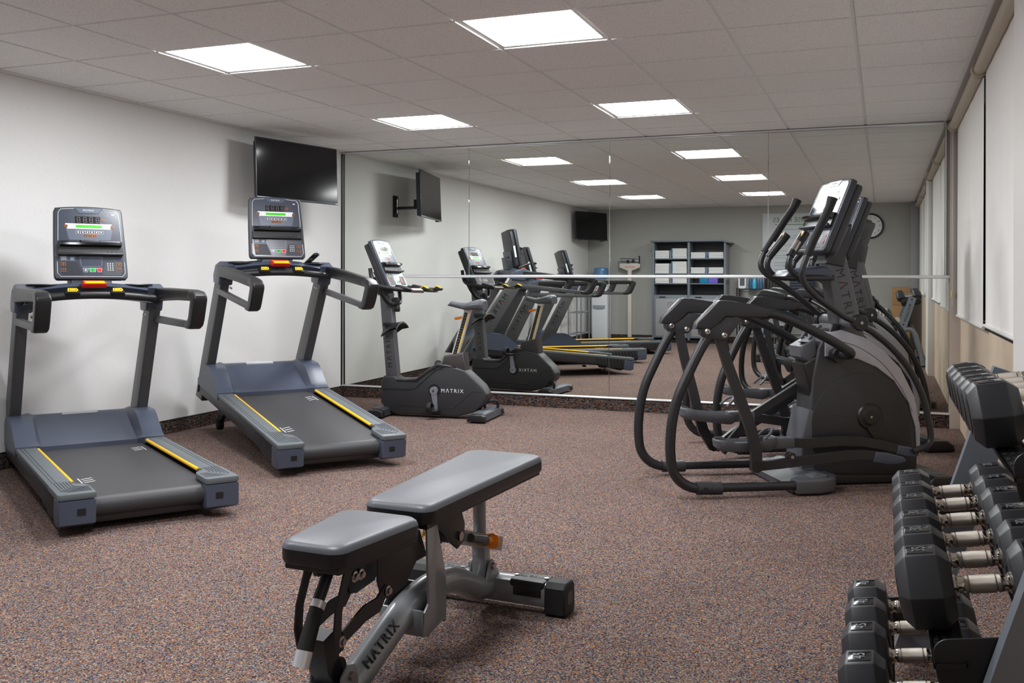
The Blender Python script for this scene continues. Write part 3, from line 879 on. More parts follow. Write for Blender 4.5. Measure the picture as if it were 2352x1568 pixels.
    b = MB(); b.box((0.196 * 0.935, -0.03, -0.062), (0.002, 0.13, 0.022), M_wht); b.build('warning_label', cs)
    return t

TM_LABEL = ['grey-blue treadmill in the left foreground with its deck lying level', 'treadmill under the wall television, its deck raised on an incline', 'third treadmill behind the camera, nearest the water cooler']
GT = 'row of treadmills along the left wall'
tm = make_treadmill()
tm2 = dup(tm); tm3 = dup(tm)
def place(o, x, y, deg, pitch=0.0, z=0.0):
    o.location = (x, y, z)
    o.rotation_euler = Euler((0, R(-pitch), R(deg)), 'XYZ')
place(tm, 1.8475, -4.776, 145.0)
place(tm2, 2.0, -3.29, 141.7, 6.2, 0.0)
place(tm3, 1.86, -6.34, 144.2)
for o, l in zip((tm, tm2, tm3), TM_LABEL): tag(o, l, 'treadmill', GT)
# lift legs under the raised one
for s in (1, -1):
    b = MB()
    b.bar([(1.55, 0.27 * s, 0.13), (1.75, 0.27 * s, 0.02), (1.93, 0.27 * s, -0.115)], [0.05, 0.06, 0.05], 0.03, M_blk)
    b.bar([(1.90, 0.27 * s, 0.10), (1.93, 0.27 * s, -0.09)], 0.05, 0.03, M_blk)
    b.build('lift_leg', tm2)
for ch in tm2.children:
    if ch.name.startswith('wheel'): ch.location = (0.02, 0, -0.195)

# remote control on the raised treadmill's tray
b = MB()
b.prism(rounded(-0.088, 0.088, -0.022, 0.022, 0.016), 0, 0.018, M_blkg, 'z', 0.004, 2)
for i in range(9):
    for j in range(3): b.box((-0.068 + i * 0.015, -0.012 + j * 0.012, 0.019), (0.008, 0.007, 0.003), [M_wht, M_grey, M_wht][(i + j) % 3] if i not in (2, 7) else M_org)
rc = b.build('remote_control')
TMP = Matrix.Translation(tm2.location) @ tm2.rotation_euler.to_matrix().to_4x4()
p = TMP @ Vector((1.475, -0.262, 1.146))
rc.matrix_world = Matrix.Translation((p.x, p.y, p.z + 0.030)) @ Euler((R(0), R(22), R(150)), 'XYZ').to_matrix().to_4x4()
tag(rc, 'black television remote control lying in the tray of the raised treadmill', 'remote control')

# ================================================================== EXERCISE BIKE
def make_bike():
    t = empty('exercise_bike', (0, 0, 0))
    b = MB()
    prof = [(.525, .30), (.525, .115), (.465, .050), (.40, .025), (-.17, .022), (-.33, .062), (-.415, .150), (-.430, .215), (-.390, .285), (-.32, .345), (-.24, .412), (-.10, .452), (.012, .468), (.10, .410), (.197, .335), (.30, .322), (.373, .325), (.40, .345), (.50, .345)]
    b.prism(prof, -0.085, 0.085, M_shr, 'y', 0.014, 3)
    b.prism([(-.16, .44), (.012, .455), (.10, .40), (.20, .328), (.30, .315), (.38, .32), (.38, .30), (.19, .30), (.09, .375), (.0, .43)], -0.087, 0.087, M_blk, 'y', 0.004)
    for s in (1, -1):
        y = 0.086 * s
        b.tube([(.52, y, .235), (.26, y, .235), (.20, y, .25), (.02, y, .41), (-.05, y, .43)], 0.003, M_blk, 6, straight=True)
        b.tube([(.40, y, .10), (-.14, y, .085), (-.32, y, .24), (-.40, y, .235)], 0.0016, M_blk, 6, straight=True)
        b.lathe([(0.055, 0), (0.055, 0.002)] if s > 0 else [(0.055, -0.002), (0.055, 0)], M_blk, 'y', (.03, y, .235), 28)
    b.build('body_cover', t)
    for s in (1, -1):
        m_ = frame_mx((-.13, 0.0862 * s, .235), (-1 * s, 0, 0), (0, 0, 1))
        logo(0.045, M_wht, t, m_, 1.35)
    b = MB(); b.prism([(.385, .31), (.495, .31), (.560, 1.06), (.455, 1.06)], -0.042, 0.042, M_col, 'y', 0.012, 3); m0 = b.build('mast', t)
    for s in (1, -1):
        a = math.atan2(0.75, 0.068)
        if s > 0: m_ = frame_mx((.465, 0.0425, .56), (math.cos(a), 0, math.sin(a)), (math.sin(a) , 0, -math.cos(a)))
        else: m_ = frame_mx((.465, -0.0425, .56), (math.cos(a), 0, math.sin(a)), (-math.sin(a), 0, math.cos(a)))
        logo(0.060, M_letd, m0, m_, 1.5)
    b = MB(); b.bar([(-.10, 0, .44), (-.245, 0, .93)], 0.058, 0.036, M_alu); b.build('seat_post', t)
    b = MB()
    b.bar([(-.108, 0, .47), (-.232, 0, .90)], 0.030, 0.040, M_blk); b.bar([(-.128, 0, .47), (-.252, 0, .90)], 0.006, 0.041, M_yel)
    for k in range(20):
        q = k / 19; b.box((-.108 - .124 * q, 0, .47 + .43 * q), (0.010, 0.0415, 0.0015), M_wht)
    b.build('height_scale', t)['label'] = 'black and yellow seat height scale'
    b = MB(); b.tube([(-.20, -0.01, .86), (-.15, -0.02, .85), (-.115, -0.03, .845)], [0.010, 0.012, 0.011], M_org, 12, 3); b.build('seat_lever', t)['label'] = 'orange seat lever'
    b = MB(); b.prism([(-.02, .44), (-.048, .53), (-.225, .565), (-.245, .39)], -0.07, 0.07, mat('post_boot', (60, 54, 54), .5), 'y', 0.018, 3); b.build('post_boot', t)
    # saddle
    b = MB(); rows = []
    for i in range(21):
        u = i / 20; x = -0.06 - 0.335 * u
        hw = 0.030 + 0.085 * (max(0, min(1, (u - 0.10) / 0.55)) ** 1.3) if u < .9 else 0.115 - 0.02 * (u - .9) / .1
        if u < 0.08: hw *= 0.4 + 0.6 * u / 0.08
        zt = 0.99 + 0.028 * math.cos(PI * min(1, u * 2.2)) * (1 if u < .45 else 1) + (0.010 * max(0, u - .5))
        zt = 1.015 - 0.035 * math.sin(PI * min(1, max(0, (u + 0.1) / 1.1))) + (0.012 if u > .5 else 0.0) * min(1, (u - .5) * 4 if u > .5 else 0)
        if u < .1: zt -= 0.045 * (1 - u / .1)
        if u > .88:
            q_ = (u - .88) / .12; zt -= 0.030 * q_ * q_; hw *= 1 - .22 * q_ * q_
        zb = 0.955 - 0.035 * min(1, u * 2)
        row = []
        for k in range(17):
            a = 2 * PI * k / 16
            c_, s_ = math.cos(a), math.sin(a)
            yy = hw * (abs(c_) ** 0.6) * (1 if c_ >= 0 else -1)
            zz = (zt + zb) / 2 + (zt - zb) / 2 * (abs(s_) ** 0.7) * (1 if s_ >= 0 else -1)
            row.append((x, yy, zz))
        rows.append(row)
    b.grid(rows, M_vinyl_sheen)
    b.add(rows[0][:16], [tuple(range(16))[::-1]], M_vinyl_sheen); b.add(rows[-1][:16], [tuple(range(16))], M_vinyl_sheen)
    b.build('saddle', t)
    # handlebar
    b = MB()
    for s in (1, -1):
        b.tube([(.575, .20 * s, 1.275), (.562, .20 * s, 1.20), (.53, .215 * s, 1.145), (.45, .225 * s, 1.115), (.33, .215 * s, 1.098), (.20, .185 * s, 1.088), (.10, .16 * s, 1.085)], [.017, .019, .020, .020, .020, .019, .018], M_blk, 14, 5)
        b.prism([(.36, 1.10), (.33, 1.135), (.22, 1.112), (.18, 1.092), (.25, 1.085)], .185 * s - .035, .185 * s + .035, M_blk, 'y', 0.01, 3)
    b.tube([(.50, .222, 1.13), (.47, .20, 1.06), (.44, .14, .985), (.425, .05, .968), (.425, -.05, .968), (.44, -.14, .985), (.47, -.20, 1.06), (.50, -.222, 1.13)], .018, M_blk, 14, 5)
    b.build('handlebar', t)
    for s in (1, -1):
        b = MB(); b.tube([(.20, .185 * s, 1.088), (.10, .16 * s, 1.086)], 0.021, M_steel, 12); b.build('pulse_grip', t)
        b = MB(); b.prism([(.135, 1.098), (.095, 1.122), (.045, 1.098), (.06, 1.082), (.12, 1.078)], .158 * s - .022, .158 * s + .022, M_blk, 'y', 0.006)
        b.prism([(.128, 1.108), (.098, 1.125), (.058, 1.106), (.062, 1.102), (.098, 1.120), (.126, 1.104)], .158 * s - .019, .158 * s + .019, M_yel, 'y')
        b.build('key_pod', t)['label'] = 'grip end with yellow key'
    b = MB(); b.box((.415, 0, .985), (.05, .05, .075), M_blk, 0.01); b.box((.408, 0, .925), (.045, .045, .055), M_blk, 0.01); b.lathe([(.010, 0), (.010, .003)], M_key, 'x', (.388, 0, .985)); b.build('clamp', t)
    b = MB()
    rows = []
    for i in range(13):
        y = -0.14 + 0.28 * i / 12; z = 0.815 - 0.05 * (abs(y) / 0.14) ** 2
        rows.append([(.36, y, z), (.42, y, z - .012), (.50, y, z - .02 - 0.05 * (abs(y) / .14)), (.50, y, z - .032 - 0.05 * (abs(y) / .14)), (.42, y, z - .026), (.355, y, z - .012), (.36, y, z)])
    b.grid(rows, M_blk); b.box((.46, 0, .79), (.13, .10, .03), M_blk, 0.008)
    b.build('bottle_tray', t)
    # cranks and pedals
    for s in (1, -1):
        d = Vector((-.12, 0, -.99)) if s > 0 else Vector((.12, 0, .99))
        c0 = Vector((.03, .10 * s, .235)); c1 = c0 + d * .165
        b = MB(); b.bar([c0 - d * .02, c0 + d * .03, c1], [.062, .05, .030], .016, mat('crank_silver', (168, 172, 184), .35, metal=.6))
        b.lathe([(.034, -.012), (.034, .012)], mat('crank_silver', (168, 172, 184)), 'y', (c0.x, c0.y, c0.z), 20)
        b.lathe([(.010, .012 * s), (.010, .016 * s)] if s > 0 else [(.010, -.016), (.010, -.012)], M_steel, 'y', (c0.x, c0.y, c0.z), 12)
        b.build('crank', t)
        b = MB(); pc = c1 + Vector((0, .055 * s, 0))
        b.box(pc, (.10, .075, .022), M_blk, 0.006)
        b.tube([pc + Vector((.03, -.04, 0)), pc + Vector((.035, -.045, .035)), pc + Vector((.04, 0, .065)), pc + Vector((.035, .045, .035)), pc + Vector((.03, .04, 0))], .010, M_rub, 8, 4, flat=2.2)
        b.build('pedal', t)
    # console
    make_console(t, frame_mx((.478, 0, 1.312), (0, -1, 0), (.46, 0, 1)))
    b = MB(); b.prism([(.46, 1.04), (.56, 1.04), (.62, 1.20), (.50, 1.16)], -.07, .07, M_shell, 'y', .01); b.build('console_neck', t)
    # stabilisers
    for (x, hw) in ((.505, .27), (-.405, .29)):
        b = MB(); b.prism([(x - .07, .015), (x - .062, .066), (x - .04, .082), (x + .04, .082), (x + .062, .066), (x + .07, .015)], -hw + .06, hw - .06, M_grey if x < 0 else M_shr, 'y', .004)
        for s in (1, -1):
            b.prism([(x - .078, .012), (x - .072, .055), (x - .045, .072), (x + .045, .072), (x + .072, .055), (x + .078, .012)], *sorted(((hw - .065) * s, hw * s)), M_blk, 'y', .008, 3)
            for dx in (-.022, .022): b.lathe([(.009, 0), (.009, .001)] if s > 0 else [(.009, -.001), (.009, 0)], M_key, 'y', (x + dx, hw * s, .042), 12)
            b.cyl((x, (hw - .09) * s, 0), (x, (hw - .09) * s, .02), .02, M_rub)
        b.build('stabiliser', t)
    b = MB(); b.tube([(-.37, -.08, .08), (-.37, -.08, .115), (-.40, -.10, .135), (-.45, -.14, .135), (-.46, -.16, .115), (-.46, -.16, .075)], .012, M_blk, 10, 4)
    b.build('lift_handle', t)
    b = MB(); b.bar([(.36, 0, .055), (.505, 0, .05)], .05, .05, M_blk); b.bar([(-.30, 0, .06), (-.405, 0, .05)], .05, .05, M_blk); b.build('under_frame', t)
    return t
bike = make_bike()
bike.location = (1.55, -.93, 0); bike.rotation_euler = (0, 0, R(185))
tag(bike, 'upright exercise bike with dark saddle in front of the mirror wall', 'exercise bike')

# ================================================================== ELLIPTICAL
def make_elliptical():
    t = empty('elliptical_trainer', (0, 0, 0))
    # centre body
    b = MB()
    prof = [(.64, .06), (1.22, .045), (1.31, .08), (1.318, .33), (1.285, .50), (1.20, .665), (1.10, .765), (.98, .845), (.84, .89), (.74, .87), (.70, .79), (.665, .62), (.655, .45), (.615, .25), (.615, .08)]
    b.prism(prof, -.105, .105, M_shr, 'y', .016, 3)
    b.build('body_cover', t)
    # silver fairing following the front curve, proud of the cover
    arc_o = [(.735, .875), (.84, .895), (.98, .850), (1.10, .770), (1.20, .670), (1.287, .505), (1.322, .33), (1.322, .17)]
    arc_i = [(1.305, .17), (1.295, .33), (1.25, .47), (1.16, .60), (1.05, .68), (.93, .73), (.80, .745), (.735, .745)]
    b = MB()
    for s in (1, -1): b.prism(arc_o + arc_i, *sorted((.100 * s, .114 * s)), M_silver, 'y', .004, 2)
    rows = []
    for (x, z) in arc_o: rows.append([(x, -.10, z), (x + .003, -.05, z + .004), (x + .004, 0, z + .006), (x + .003, .05, z + .004), (x, .10, z)])
    b.grid(rows[::-1], M_silver)
    for s in (1, -1):
        b.tube([(.80, .1145 * s, .835), (.93, .1145 * s, .800), (1.08, .1145 * s, .705), (1.20, .1145 * s, .56), (1.27, .1145 * s, .42)], .0013, M_blk, 6, 5)
        b.lathe([(.006, 0), (.006, .002)] if s > 0 else [(.006, -.002), (.006, 0)], M_steel, 'y', (.76, .114 * s, .845), 10)
    b.build('front_fairing', t)
    for s in (1, -1):
        b = MB()
        y = .106 * s
        pts = []
        for k in range(22):
            a = R(178 - 150 * k / 21); pts.append((.97 + .315 * math.cos(a), .35 + .30 * math.sin(a)))
        b.prism(pts + [(1.27, .20), (.665, .20)], *sorted((y - .004 * s, y + .004 * s)), mat('shroud_inset', (44, 44, 47), .5), 'y', .003)
        b.tube([(.66, .108 * s, .415), (.80, .109 * s, .405), (1.0, .109 * s, .385)], .0015, M_blk, 6, 4)
        b.lathe([(.0, -.002), (.075, -.002), (.078, .006), (.070, .016), (.045, .018), (.040, .022), (.012, .022)] if s > 0 else [(.012, -.022), (.040, -.022), (.045, -.018), (.070, -.016), (.078, -.006), (.075, .002), (0.0, .002)], M_blk, 'y', (1.01, y, .395), 28)
        b.lathe([(.007, -.026 if s < 0 else 0), (.007, 0 if s < 0 else .026)], M_steel, 'y', (1.01, y, .395), 10)
        b.bar([(1.03, .116 * s, .355), (1.12, .116 * s, .22)], [.10, .09], .016, M_blk)
        b.build('crank_disc', t)
    # user-side grey strip and cup holder
    b = MB(); b.prism([(.598, .07), (.595, .27), (.635, .44), (.645, .44), (.685, .435), (.68, .07)], -.108, .108, M_grey, 'y', .012, 3); b.build('lower_fascia', t)
    b = MB(); b.prism([(.605, .74), (.60, .80), (.69, .85), (.705, .76), (.66, .70)], -.085, .085, M_grey, 'y', .014, 3)
    b.lathe([(.036, 0), (.036, .004)], M_key, 'z', (.645, -.04, .822), 20); b.build('cup_holder', t)
    b = MB(); b.prism([(.615, .70), (.72, .76), (.79, .93), (.84, .93), (.86, .84), (.80, .60), (.67, .46), (.64, .60)], -.09, .09, M_blk, 'y', .018, 3)
    b.tube([(.665, -.05, .84), (.715, -.055, .905), (.745, -.03, .915), (.74, .03, .915), (.715, .055, .905), (.665, .05, .84)], .010, M_grey, 8, 4)
    b.build('upper_fascia', t)
    # mast
    b = MB(); b.prism([(.755, 1.36), (.885, 1.36), (1.01, .86), (1.00, .80), (.90, .79), (.845, .86)], -.055, .055, M_col, 'y', .014, 3); m0 = b.build('mast', t)
    a = math.atan2(-.50, .125)
    logo(.074, M_letd, m0, frame_mx((.888, -.0556, 1.085), (math.cos(a), 0, math.sin(a)), (-math.sin(a), 0, math.cos(a))), 1.4)
    a = math.atan2(.50, -.125)
    logo(.074, M_letd, m0, frame_mx((.888, .0556, 1.085), (math.cos(a), 0, math.sin(a)), (math.sin(a), 0, -math.cos(a))), 1.4)
    # tray under console
    b = MB(); b.prism([(.50, 1.205), (.53, 1.235), (.62, 1.250), (.74, 1.265), (.80, 1.225), (.78, 1.195), (.60, 1.190)], -.10, .10, M_navy, 'y', .016, 3)
    b.lathe([(.040, 0), (.040, .003)], M_key, 'z', (.60, -.03, 1.243), 20); b.build('accessory_tray', t)
    make_console(t, frame_mx((.768, 0, 1.556), (0, -1, 0), (.44, 0, 1)))
    b = MB(); b.prism([(.76, 1.28), (.87, 1.26), (.92, 1.50), (.82, 1.50)], -.075, .075, M_shr, 'y', .012); b.build('console_neck', t)
    # side frames
    for s in (-1, 1):
        y = .315 * s
        b = MB()
        b.tube([(.03, y, .055), (-.099, y, .055), (-.182, y, .088), (-.232, y, .154), (-.247, y, .25), (-.245, y, .35), (-.232, y, .45), (-.205, y, .55), (-.155, y, .66), (-.077, y, .812), (-.01, y, .91), (.03, y, .95)], .0275, M_tube, 18, 5)
        b.tube([(.02, y, .055), (.50, y, .055)], .025, M_tube2, 16)
        b.tube([(-.10, y, .055), (-.02, y, .055)], .036, M_shr, 16); b.tube([(-.03, y, .052), (.04, y, .052)], .035, M_shr, 16)
        for yy in (-.036, .036): b.lathe([(.012, -.002), (.012, .002)], M_key, 'y', (-.06, y + yy, .055), 14)
        b.tube([(.26, y, .99), (.32, y, .998), (.38, y, .984), (.46, y, .952), (.548, y, .912), (.675, y, .848), (.75, y, .803), (.785, y - .0 * s, .780), (.795, y - .05 * s, .765), (.795, .11 * s, .758)], .0265, M_tube, 16, 4)
        b.lathe([(.044, -.035), (.046, 0), (.040, .035)], M_blk, 'y', (.788, .16 * s, .755), 20)
        fr = b.build('side_frame', t)
        # joint cover
        b = MB(); b.prism([(-.118, .918), (-.108, .955), (.010, 1.068), (.022, 1.073), (.075, 1.071), (.20, 1.052), (.288, 1.030), (.316, 1.002), (.285, .977), (.16, .978), (.055, .984), (.012, .945), (-.03, .915)], y - .034, y + .034, M_tube2, 'y', .010, 3)
        b.build('arm_cover', t)
        b = MB(); b.prism([(-.088, .925), (-.085, .888), (-.052, .868), (.02, .856), (.055, .860), (.08, .885), (.15, .975), (.055, .985), (.01, .945)], y - .030, y + .030, M_shr, 'y', .006)
        for (bx_, bz_) in ((-.050, .905), (.045, .884)):
            for q in (-1, 1):
                b.lathe([(.016, -.001), (.017, .004), (.011, .010), (.0, .011)] if q > 0 else [(.0, -.011), (.011, -.010), (.017, -.004), (.016, .001)], M_steel, 'y', (bx_, y + .030 * q, bz_), 18)
                b.lathe([(.005, -.0005), (.005, .0118)] if q > 0 else [(.005, -.0118), (.005, .0005)], M_key, 'y', (bx_, y + .030 * q, bz_), 6)
        b.build('joint_plate', t)
    # pedals and links: near side low, far side high
    for s, dz, lk, sh in ((-1, 0.0, [(.030, .88), (.084, .718), (.159, .521), (.217, .362), (.246, .243), (.248, .150)], 0.0),
                          (1, .135, [(-.005, .88), (.032, .709), (.090, .489), (.115, .38), (.150, .27), (.215, .165)], -.09)):
        b = MB(); y = .292 * s
        b.bar([(x, y, z) for x, z in lk], [.050, .054, .056, .060, .062, .058], .028, M_tube2, bev=.006)
        b.lathe([(.032, -.018), (.032, .018)], M_blk, 'y', (lk[-1][0], y, lk[-1][1] + .01), 18)
        b.build('swing_link', t)
        # pedal tray
        yc = .175 * s
        x0, x1 = .046 + sh, .405 + sh
        tilt = 0.0 if s < 0 else -.13
        mxp = Matrix.Translation((x0, yc, .262 + dz)) @ Matrix.Rotation(-tilt, 4, 'Y')
        b = MB(); n = 28; Lp = x1 - x0; rows = []
        def outl(u, rr):
            a = 2 * PI * u
            c_, s_ = math.cos(a), math.sin(a)
            return (Lp / 2 + (Lp / 2 * rr) * abs(c_) ** .55 * (1 if c_ >= 0 else -1), .078 * rr * abs(s_) ** .6 * (1 if s_ >= 0 else -1))
        for rr, z in ((.82, -.030), (.96, -.010), (1.0, .014), (.97, .022), (.93, .018), (.90, .004), (.5, .003), (.02, .003)):
            row = []
            for k in range(n + 1):
                x, yy = outl(k / n, rr)
                zz = z + (.014 if rr > .9 and z > 0 and x < .10 else 0) + (.024 * max(0, (x - Lp * .62) / (Lp * .38)) if rr > .9 and z > 0 else 0)
                row.append((x, yy, zz))
            rows.append(row)
        b.grid(rows[::-1], M_grey, mx=mxp)
        b.build('pedal', t)
        b = MB()
        b.tube([(x1 - .08, yc - .055, .298 + dz), (x1 - .04, yc - .045, .335 + dz), (x1 - .02, yc, .350 + dz), (x1 - .04, yc + .045, .335 + dz), (x1 - .08, yc + .055, .298 + dz)], .008, M_grey, 8, 5)
        b.build('toe_guard', t)
        zz = dz * .75
        b = MB()
        b.bx(x1 - .06, x1 + .105, yc - .035, yc + .035, .238 + zz, .298 + zz, M_grey, .006)
        if s < 0:
            b.bar([(x1 + .05, yc, .268), (.62, yc, .262), (.80, yc - .0, .270), (.94, yc, .262), (1.06, yc, .240), (1.17, yc, .212)], .052, .036, M_tube2)
            b.prism([(1.14, .240), (1.22, .225), (1.262, .205), (1.268, .185), (1.24, .168), (1.19, .172), (1.13, .190)], yc - .026, yc + .026, M_navy, 'y', .008, 3)
        else:
            b.bar([(x1 + .05, yc, .268 + zz), (.62, yc, .33), (.85, yc, .33), (1.00, yc, .38), (1.08, yc, .44)], .052, .036, M_tube2)
        b.build('pedal_arm', t)
        b = MB()
        if s < 0:
            y2 = -.262
            b.bar([(.25, y2, .155), (.40, y2, .166), (.60, y2, .186), (.80, y2, .205), (.90, y2, .205), (.99, y2, .192)], .050, .034, M_tube2)
            b.prism([(.955, .222), (1.04, .210), (1.125, .188), (1.140, .165), (1.10, .150), (1.03, .148), (.94, .165)], y2 - .022, y2 + .022, M_navy, 'y', .007, 3)
            b.lathe([(.024, -.022), (.024, .022)], M_tube2, 'y', (.46, y2, .205), 16); b.lathe([(.010, -.026), (.010, .026)], M_steel, 'y', (.46, y2, .205), 12)
        else:
            y2 = .262
            b.bar([(.215, y2, .165), (.34, y2, .26), (.50, y2, .34), (.70, y2, .47)], .050, .034, M_tube2)
            b.bar([(.22, y2 - .10, .16), (.40, y2 - .10, .37), (.72, .10, .585)], .046, .030, M_tube2)
        b.build('lower_link', t)
    # moving arms
    near = [(.691, 1.640), (.672, 1.585), (.630, 1.500), (.580, 1.405), (.545, 1.320), (.522, 1.255), (.518, 1.205), (.545, 1.150), (.610, 1.090), (.700, 1.030), (.790, .975), (.865, .945)]
    far = [(.745, 1.675), (.720, 1.625), (.665, 1.548), (.590, 1.435), (.535, 1.352), (.512, 1.300), (.512, 1.255), (.545, 1.215), (.620, 1.165), (.705, 1.105), (.790, 1.035), (.872, .965)]
    for s, P in ((-1, near), (1, far)):
        yy = [.285, .285, .285, .285, .283, .28, .275, .268, .260, .250, .240, .232]
        b = MB(); pts = [(p[0], yy[i] * s, p[1]) for i, p in enumerate(P)]
        b.tube(pts[3:], .0175, M_tube, 14, 5)
        lo = [(.895, .225 * s, .925), (.97, .222 * s, .885), (1.08, .22 * s, .80), (1.18, .22 * s, .69), (1.26, .22 * s, .55), (1.305, .22 * s, .40), (1.318, .22 * s, .26), (1.285 if s > 0 else 1.22, .215 * s, .205)]
        b.tube(lo, .0185, M_tube2, 14, 5)
        b.build('moving_arm', t)
        b = MB(); b.tube(pts[:5], [.029, .0245, .0235, .0235, .0235], M_rub, 16, 5); b.build('hand_grip', t)
        b = MB(); b.lathe([(.046, -.026), (.048, -.01), (.048, .012), (.042, .020), (.020, .022)] if s > 0 else [(.020, -.022), (.042, -.020), (.048, -.012), (.048, .01), (.046, .026)], M_blk, 'y', (.882, .232 * s, .943), 28)
        b.lathe([(.009, 0), (.009, .026)] if s > 0 else [(.009, -.026), (.009, 0)], M_steel, 'y', (.882, .232 * s, .943), 12)
        b.build('pivot_cap', t)
        b = MB(); b.lathe([(.036, .05), (.040, .09), (.036, .21)] if s > 0 else [(.036, -.21), (.040, -.09), (.036, -.05)], M_col, 'y', (.882, 0, .943), 22); b.build('axle_boss', t)
        # fixed bar
        b = MB(); b.tube([(.80, .07 * s, 1.197), (.66, .115 * s, 1.195), (.575, .14 * s, 1.198), (.525, .15 * s, 1.220), (.498, .15 * s, 1.262), (.503, .148 * s, 1.305), (.528, .143 * s, 1.345)], .0170, M_tube, 14, 5)
        b.build('fixed_bar', t)
        b = MB(); b.tube([(.505, .148 * s, 1.318), (.515, .146 * s, 1.333), (.560, .136 * s, 1.392), (.585, .131 * s, 1.425), (.610, .126 * s, 1.455)], [.024, .023, .025, .027, .024], M_blk, 14, 4)
        g_ = b.build('pulse_grip', t)
        b = MB(); mk = frame_mx((.577, .134 * s, 1.443), (0, -1, 0), (.52, 0, .86))
        b.prism([(-.020, -.016), (.016, -.016), (.022, .0), (.022, .020), (-.020, .020)], -.002, .003, M_yel, 'z', .001, 1, mx=mk)
        b.prism([(-.015, -.011), (.011, -.011), (.017, .0), (.017, .015), (-.015, .015)], .003, .0036, M_blk, 'z', mx=mk)
        b.prism([(-.012, -.008), (.009, -.008), (.014, .0), (.014, .012), (-.012, .012)], .0036, .0040, M_yel, 'z', mx=mk)
        b.build('yellow_key', g_)
        b = MB(); b.tube([(.520, .158 * s, 1.352), (.555, .152 * s, 1.402)], .018, M_steel, 12, flat=.8); b.build('sensor_plate', g_)
    # base
    b = MB()
    b.prism([(.46, .008), (.455, .045), (.54, .075), (.62, .105), (.66, .105), (.66, .008)], -.30, .30, M_grey, 'y', .010, 3)
    b.build('rear_base', t)
    for s in (-1, 1):
        b = MB(); b.prism([(.46, .26 * s), (.46, .345 * s), (.60, .345 * s), (.70, .30 * s), (.76, .20 * s), (.74, .10 * s), (.60, .12 * s)] if s > 0 else [(.46, -.345), (.46, -.26), (.60, -.12), (.74, -.10), (.76, -.20), (.70, -.30), (.60, -.345)], .008, .088, M_grey, 'z', .014, 3)
        b.build('base_shoe', t)
    b = MB(); b.prism([(.62, .01), (.62, .07), (1.32, .07), (1.32, .01)], -.10, .10, M_shr, 'y', .006)
    b.prism([(1.27, .015), (1.275, .060), (1.30, .082), (1.40, .082), (1.425, .060), (1.43, .015)], -.25, .25, M_frame, 'y', .006); b.build('front_stabiliser', t)
    for s in (-1, 1):
        b = MB(); b.prism([(1.255, .006), (1.262, .058), (1.29, .080), (1.40, .080), (1.452, .050), (1.462, .006)], *sorted((.235 * s, .325 * s)), M_blk, 'y', .012, 3)
        for dx in (1.375, 1.415): b.lathe([(.009, -.001), (.009, .001)], M_key, 'y', (dx, .3255 * s, .040), 12)
        b.build('stabiliser_cap', t)
    return t
el = make_elliptical(); el2 = dup(el)
place(el, 4.082, -2.89, 29.2); place(el2, 4.122, -1.59, 29.2)
tag(el, 'nearer elliptical trainer with black moving handles, full side in view', 'elliptical trainer', 'two elliptical trainers')
tag(el2, 'farther elliptical trainer, mostly hidden behind the first, beside the mirror', 'elliptical trainer', 'two elliptical trainers')

# ================================================================== ADJUSTABLE BENCH
def pad(b, L, w0, w1, h, r=0.018):
    """soft slab along +x from 0 to L, half widths w0->w1, top at z=0"""
    rows = []
    ring = []
    secs = 18
    def corner(x0, x1, wa, wb):
        return
    def outline(ins):
        P = []
        rc = .045
        n = 6
        def W(x): return wa_ + (wb_ - wa_) * x / L
        wa_, wb_ = w0 - ins, w1 - ins
        for (cx, sgx, sgy, a0) in ((L - ins - rc, 1, 1, 0), (ins + rc, -1, 1, 90), (ins + rc, -1, -1, 180), (L - ins - rc, 1, -1, 270)):
            for k in range(n + 1):
                a = R(a0 + 90 * k / n)
                x = cx + rc * math.cos(a)
                cyy = (W(cx) - rc) * sgy
                P.append((x, cyy + rc * math.sin(a)))
        for _ in range(1): pass
        return P
    lv = [(.30, -.004 + .004), (.020, .0), (.010, -.003), (.003, -.010), (.0, -.020), (.0, -h + .012), (.003, -h + .004), (.010, -h)]
    lv = lv[1:]
    allr = [[(x, y, z) for x, y in outline(i)] for i, z in lv]
    n = len(allr[0])
    verts = [p for r_ in allr for p in r_]
    ft = []; fs = []
    for i in range(len(allr) - 1):
        for k in range(n):
            f = (i * n + k, i * n + (k + 1) % n, (i + 1) * n + (k + 1) % n, (i + 1) * n + k)
            (ft if i < 3 else fs).append(f[::-1])
    ft.append(tuple(range(n)))
    fs.append(tuple(range((len(allr) - 1) * n, len(allr) * n))[::-1])
    o = len(b.v)
    b.add(verts, ft, M_vinyl_sheen); b.add(verts, fs, M_vinyld)
    return outline

